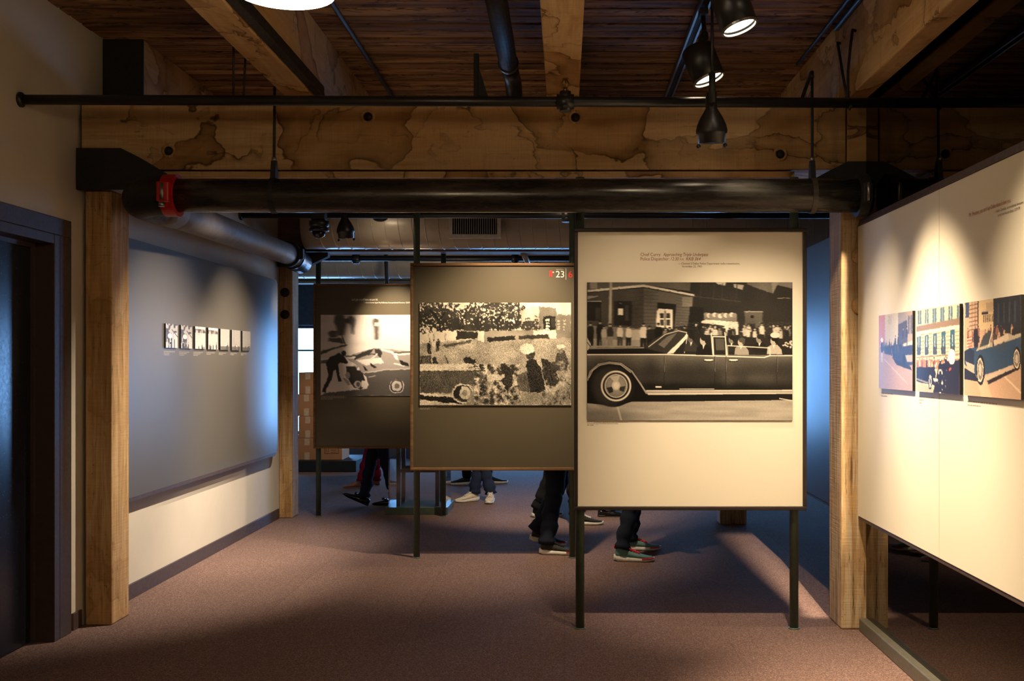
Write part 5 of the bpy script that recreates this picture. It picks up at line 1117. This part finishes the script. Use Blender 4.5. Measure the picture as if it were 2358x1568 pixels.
def person(label, x, y, facing, feet, trou, shirt, shoe_kind, shoe_u, shoe_s, lace=None, accent=None, H=1.74, hair=(0.03, 0.02, 0.015), L=0.29, hips=None, flare=1.0, r=0.088):
    """feet: list of two (heel_x, heel_y, heel_z, yaw, pitch)"""
    e = empty('person', (x, y, 0), label, 'person', 'visitors behind the panels')
    F = Vector((math.cos(facing), math.sin(facing), 0)); Sd = Vector((-math.sin(facing), math.cos(facing), 0)); hz = H * 0.52
    C = Vector((x, y, 0)); pel = C + Vector((0, 0, hz)); rng = x * 3.1
    tm = MB(); ank = []
    for k, ft in enumerate(feet):
        s = 1 if k == 0 else -1
        hl = Vector(ft[:3]); yaw = ft[3]; ax = hl + Vector((math.cos(yaw), math.sin(yaw), 0)) * L * 0.14 + Vector((0, 0, L * 0.30))
        hip = pel + Sd * s * 0.085; d = (hip - ax); reach = H * 0.445
        mid = (hip + ax) / 2; bend = math.sqrt(max(0.0, (reach / 2 + 0.02) ** 2 - (d.length / 2) ** 2)); knee = mid + F * min(bend, 0.22) + F * 0.02
        P, Rr = trouser_leg(hip, knee, ax, r, rng + k * 2, flare); tm.tube(P, Rr, 18); ank.append((hip, knee, ax))
        shoe(e, ft[:3], yaw, ft[4], L, shoe_kind, shoe_u, shoe_s, lace, accent)
    secs = []
    for t, rx, ry in ((-0.10, .125, .115), (-0.03, .165, .125), (0.05, .172, .125), (0.12, .160, .115)):
        secs.append([(pel + Vector((0, 0, t)) + Sd * rx * math.cos(a) + F * ry * math.sin(a))[:] for a in np.linspace(0, 2 * math.pi, 20, endpoint=False)])
    lf = loft(secs); tm.add(lf.v, lf.f, True)
    tm.build('trousers', trou, e)
    up = Vector((0, 0, 1)); ch = pel + up * H * 0.21; nk = pel + up * H * 0.315; hd = pel + up * H * 0.415
    N = [(pel, 0.085), (pel + up * H * .11, 0.095), (ch, 0.105), (nk, 0.05), (nk + up * 0.05, 0.046)]; E = [(0, 1), (1, 2), (2, 3), (3, 4)]
    arms = []
    for s in (1, -1):
        sh = ch + Sd * s * 0.185 + up * H * 0.055; elb = sh + Sd * s * 0.05 - up * H * 0.165 - F * 0.02; wr = elb + F * 0.13 - up * H * 0.115 + Sd * s * 0.01
        b = len(N); N += [(sh, 0.05), (elb, 0.038), (wr, 0.026), (wr + (wr - elb).normalized() * 0.055, 0.03)]; E += [(2, b), (b, b + 1), (b + 1, b + 2), (b + 2, b + 3)]
        dn = (wr - elb).normalized(); acr = dn.cross(Sd).normalized()
        for q, (o, ln) in enumerate(((-.030, .065), (-.010, .075), (.010, .07), (.029, .055))):
            b2 = len(N); root = wr + dn * 0.075 + acr * o; N += [(root, 0.0095), (root + dn * ln * 0.55 - Sd * s * 0.008, 0.0085), (root + dn * ln - Sd * s * 0.028, 0.007)]; E += [(b + 3, b2), (b2, b2 + 1), (b2 + 1, b2 + 2)]
        b2 = len(N); root = wr + dn * 0.03 - acr * 0.035; N += [(root, 0.011), (root + dn * 0.04 - acr * 0.018 - Sd * s * 0.01, 0.009)]; E += [(b + 2, b2), (b2, b2 + 1)]
        arms.append([(sh - Sd * s * 0.06)[:], sh[:], sh.lerp(elb, 0.5)[:], elb[:], elb.lerp(wr, 0.5)[:], elb.lerp(wr, 0.88)[:]])
    for hip, knee, ax in ank:
        b = len(N); N += [(hip, 0.07), (knee, 0.05), (ax, 0.034)]; E += [(0, b), (b, b + 1), (b + 1, b + 2)]
    skin_mesh('body', N, E, SKIN, e, 0, 1)
    rings = [(pel + up * 0.03, .178, .132), (pel + up * H * .05, .176, .130), (pel + up * H * .11, .168, .122), (ch - up * 0.04, .182, .128), (ch + up * H * .03, .196, .126), (ch + up * H * .055, .185, .112), (nk - up * 0.045, .120, .085), (nk - up * 0.012, .066, .064)]
    tl = loft([[(c_ + Sd * a_ * math.cos(q_) + F * b_ * math.sin(q_) + F * 0.006 * math.sin(5 * q_ + c_.z * 20))[:] for q_ in np.linspace(0, 2 * math.pi, 22, endpoint=False)] for c_, a_, b_ in rings])
    for arm in arms: tl.tube(arm, [0.060, 0.066, 0.058, 0.052, 0.046, 0.042], 14)
    tl.build('shirt', shirt, e)
    hm = MB(); c0 = hd; hh = H / 7.5; n = 20; sec = []
    for i in range(13):
        t = i / 12; z = -hh / 2 + hh * t; w = math.sin(math.pi * min(1, 0.16 + t * 0.84)) ** 0.55 if t < 1 else 0.15
        fw = (0.070 if t > 0.35 else 0.045 + 0.07 * t) * w + 0.004; dp = (0.092 if t > 0.3 else 0.07 + 0.07 * t) * w + 0.004
        ring = []
        for kx in range(n):
            a = 2 * math.pi * kx / n; fr = math.cos(a); bump = 0.0
            if fr > 0.93 and 0.32 < t < 0.52: bump = 0.022 * (1 - abs(t - 0.38) / 0.14)
            ring.append((c0 + up * z + F * (dp * math.cos(a) + bump) + Sd * fw * math.sin(a))[:])
        sec.append(ring)
    hm = loft(sec)
    for s in (1, -1): hm.ball((c0 + Sd * s * 0.073 - up * 0.005)[:], 0.028, 10, 8, (0.5, 0.5, 1.0))
    head = hm.build('head', SKIN, e)
    em = MB()
    for s in (1, -1): em.ball((c0 + F * 0.080 + Sd * s * 0.031 + up * 0.008)[:], 0.011, 10, 8)
    em.build('eyes', M['black_metal'], head); MB().tube([(c0 + F * 0.080 - up * 0.055 + Sd * s)[:] for s in (-.022, 0, .022)], 0.005, 6).build('mouth', plain('lips', srgb(150, 84, 76), 0.5), head)
    hr = MB(); hs = []
    for i in range(9):
        ph = math.pi * 0.56 * i / 8
        hs.append([(c0 + up * (0.028 + 0.105 * math.cos(ph)) + F * (0.100 * math.sin(ph) * math.cos(a) * (0.80 if math.cos(a) > 0.3 else 1.04) - 0.012) + Sd * 0.083 * math.sin(ph) * math.sin(a))[:] if i else (c0 + up * 0.133 - F * 0.012)[:] for a in np.linspace(0, 2 * math.pi, 18, endpoint=False)])
    loft(hs).build('hair', plain('hair', hair, 0.6), e)
    return e
JEAN = cloth('denim_dark', srgb(30, 36, 50)); BLK = cloth('trouser_black', srgb(22, 23, 27)); REDP = cloth('trouser_red', srgb(150, 20, 40)); JEANB = cloth('denim_blue', srgb(36, 46, 70))
SH = [cloth('shirt_%d' % i, srgb(*c)) for i, c in enumerate(((90, 96, 110), (60, 60, 66), (120, 110, 96), (46, 70, 84), (130, 60, 60)))]
SOLEW = plain('sole_white', srgb(214, 208, 198), 0.7); TEAL = plain('knit_teal', srgb(96, 134, 132), 0.85); LACER = plain('lace_red', srgb(226, 44, 56), 0.7)
BEIGE = plain('canvas_beige', srgb(206, 194, 176), 0.85); LEATH = plain('leather_black', (0.008, 0.008, 0.009), 0.14); TAN = plain('leather_tan', srgb(176, 112, 76), 0.45); DKSOLE = plain('sole_dark', srgb(40, 36, 34), 0.7); DKSNK = plain('knit_dark', srgb(44, 46, 40), 0.85); LACEK = plain('lace_black', srgb(24, 24, 24), 0.8); LACEW = plain('lace_white', srgb(210, 205, 196), 0.8)
PI = math.pi
person('visitor in dark jeans and teal running shoes with red laces', 0.60, 8.42, 0.0, [(0.500, 8.62, 0.0, 0.02, 0.0), (0.405, 8.16, 0.0, -0.12, 0.0)][::1], JEAN, SH[0], 'sneaker', TEAL, SOLEW, LACER, LACER, 1.76)
person('visitor in dark jeans and red-heeled runners below the park panel', -0.06, 8.63, 0.0, [(-0.28, 8.78, 0.05, 0.0, -0.15), (-0.185, 8.44, 0.0, -0.06, 0.0)], JEAN, SH[1], 'sneaker', DKSNK, SOLEW, LACEK, LACER, 1.78, r=0.098)
person('visitor in black canvas sneakers with white soles between two panels', 0.00, 10.25, 0.0, [(-0.31, 10.45, 0.0, 0.1, 0.0), (0.075, 9.98, 0.0, -0.05, 0.0)], BLK, SH[2], 'sneaker', LACEK, SOLEW, LACEW, None, 1.72, r=0.1)
person('visitor in polished black shoes behind the cream panel', 0.48, 10.75, 0.05, [(0.16, 11.05, 0.0, 0.1, 0.0), (0.335, 10.50, 0.0, 0.0, 0.0)], BLK, SH[3], 'loafer', LEATH, DKSOLE, None, None, 1.75)
person('visitor in blue jeans and beige canvas sneakers', -0.96, 11.75, -1.9, [(-0.98, 11.72, 0.0, -2.45, 0.0), (-0.82, 11.70, 0.0, -1.62, 0.0)], JEANB, SH[0], 'sneaker', BEIGE, SOLEW, LACEW, None, 1.74, flare=1.15)
person('visitor in dark trousers farthest back near the windows', -1.12, 13.3, 2.9, [(-1.20, 13.2, 0.0, 3.0, 0.0), (-1.02, 13.35, 0.0, 0.2, 0.0)], BLK, SH[1], 'sneaker', LACEK, SOLEW, None, None, 1.70)
person('visitor striding left in dark jeans and black tassel loafers', -2.00, 11.35, 3.14, [(-1.80, 11.30, 0.0, 2.95, 0.0), (-2.12, 11.24, 0.005, 3.14, 0.42)], JEAN, SH[4], 'loafer', LEATH, DKSOLE, None, None, 1.76, L=0.30)
person('visitor in red trousers and tan heeled boots', -2.32, 13.05, 3.0, [(-2.34, 13.2, 0.0, 3.1, 0.0), (-2.50, 12.95, 0.0, 3.3, 0.0)], REDP, SH[2], 'boot', TAN, TAN, None, None, 1.66, L=0.25, r=0.08)
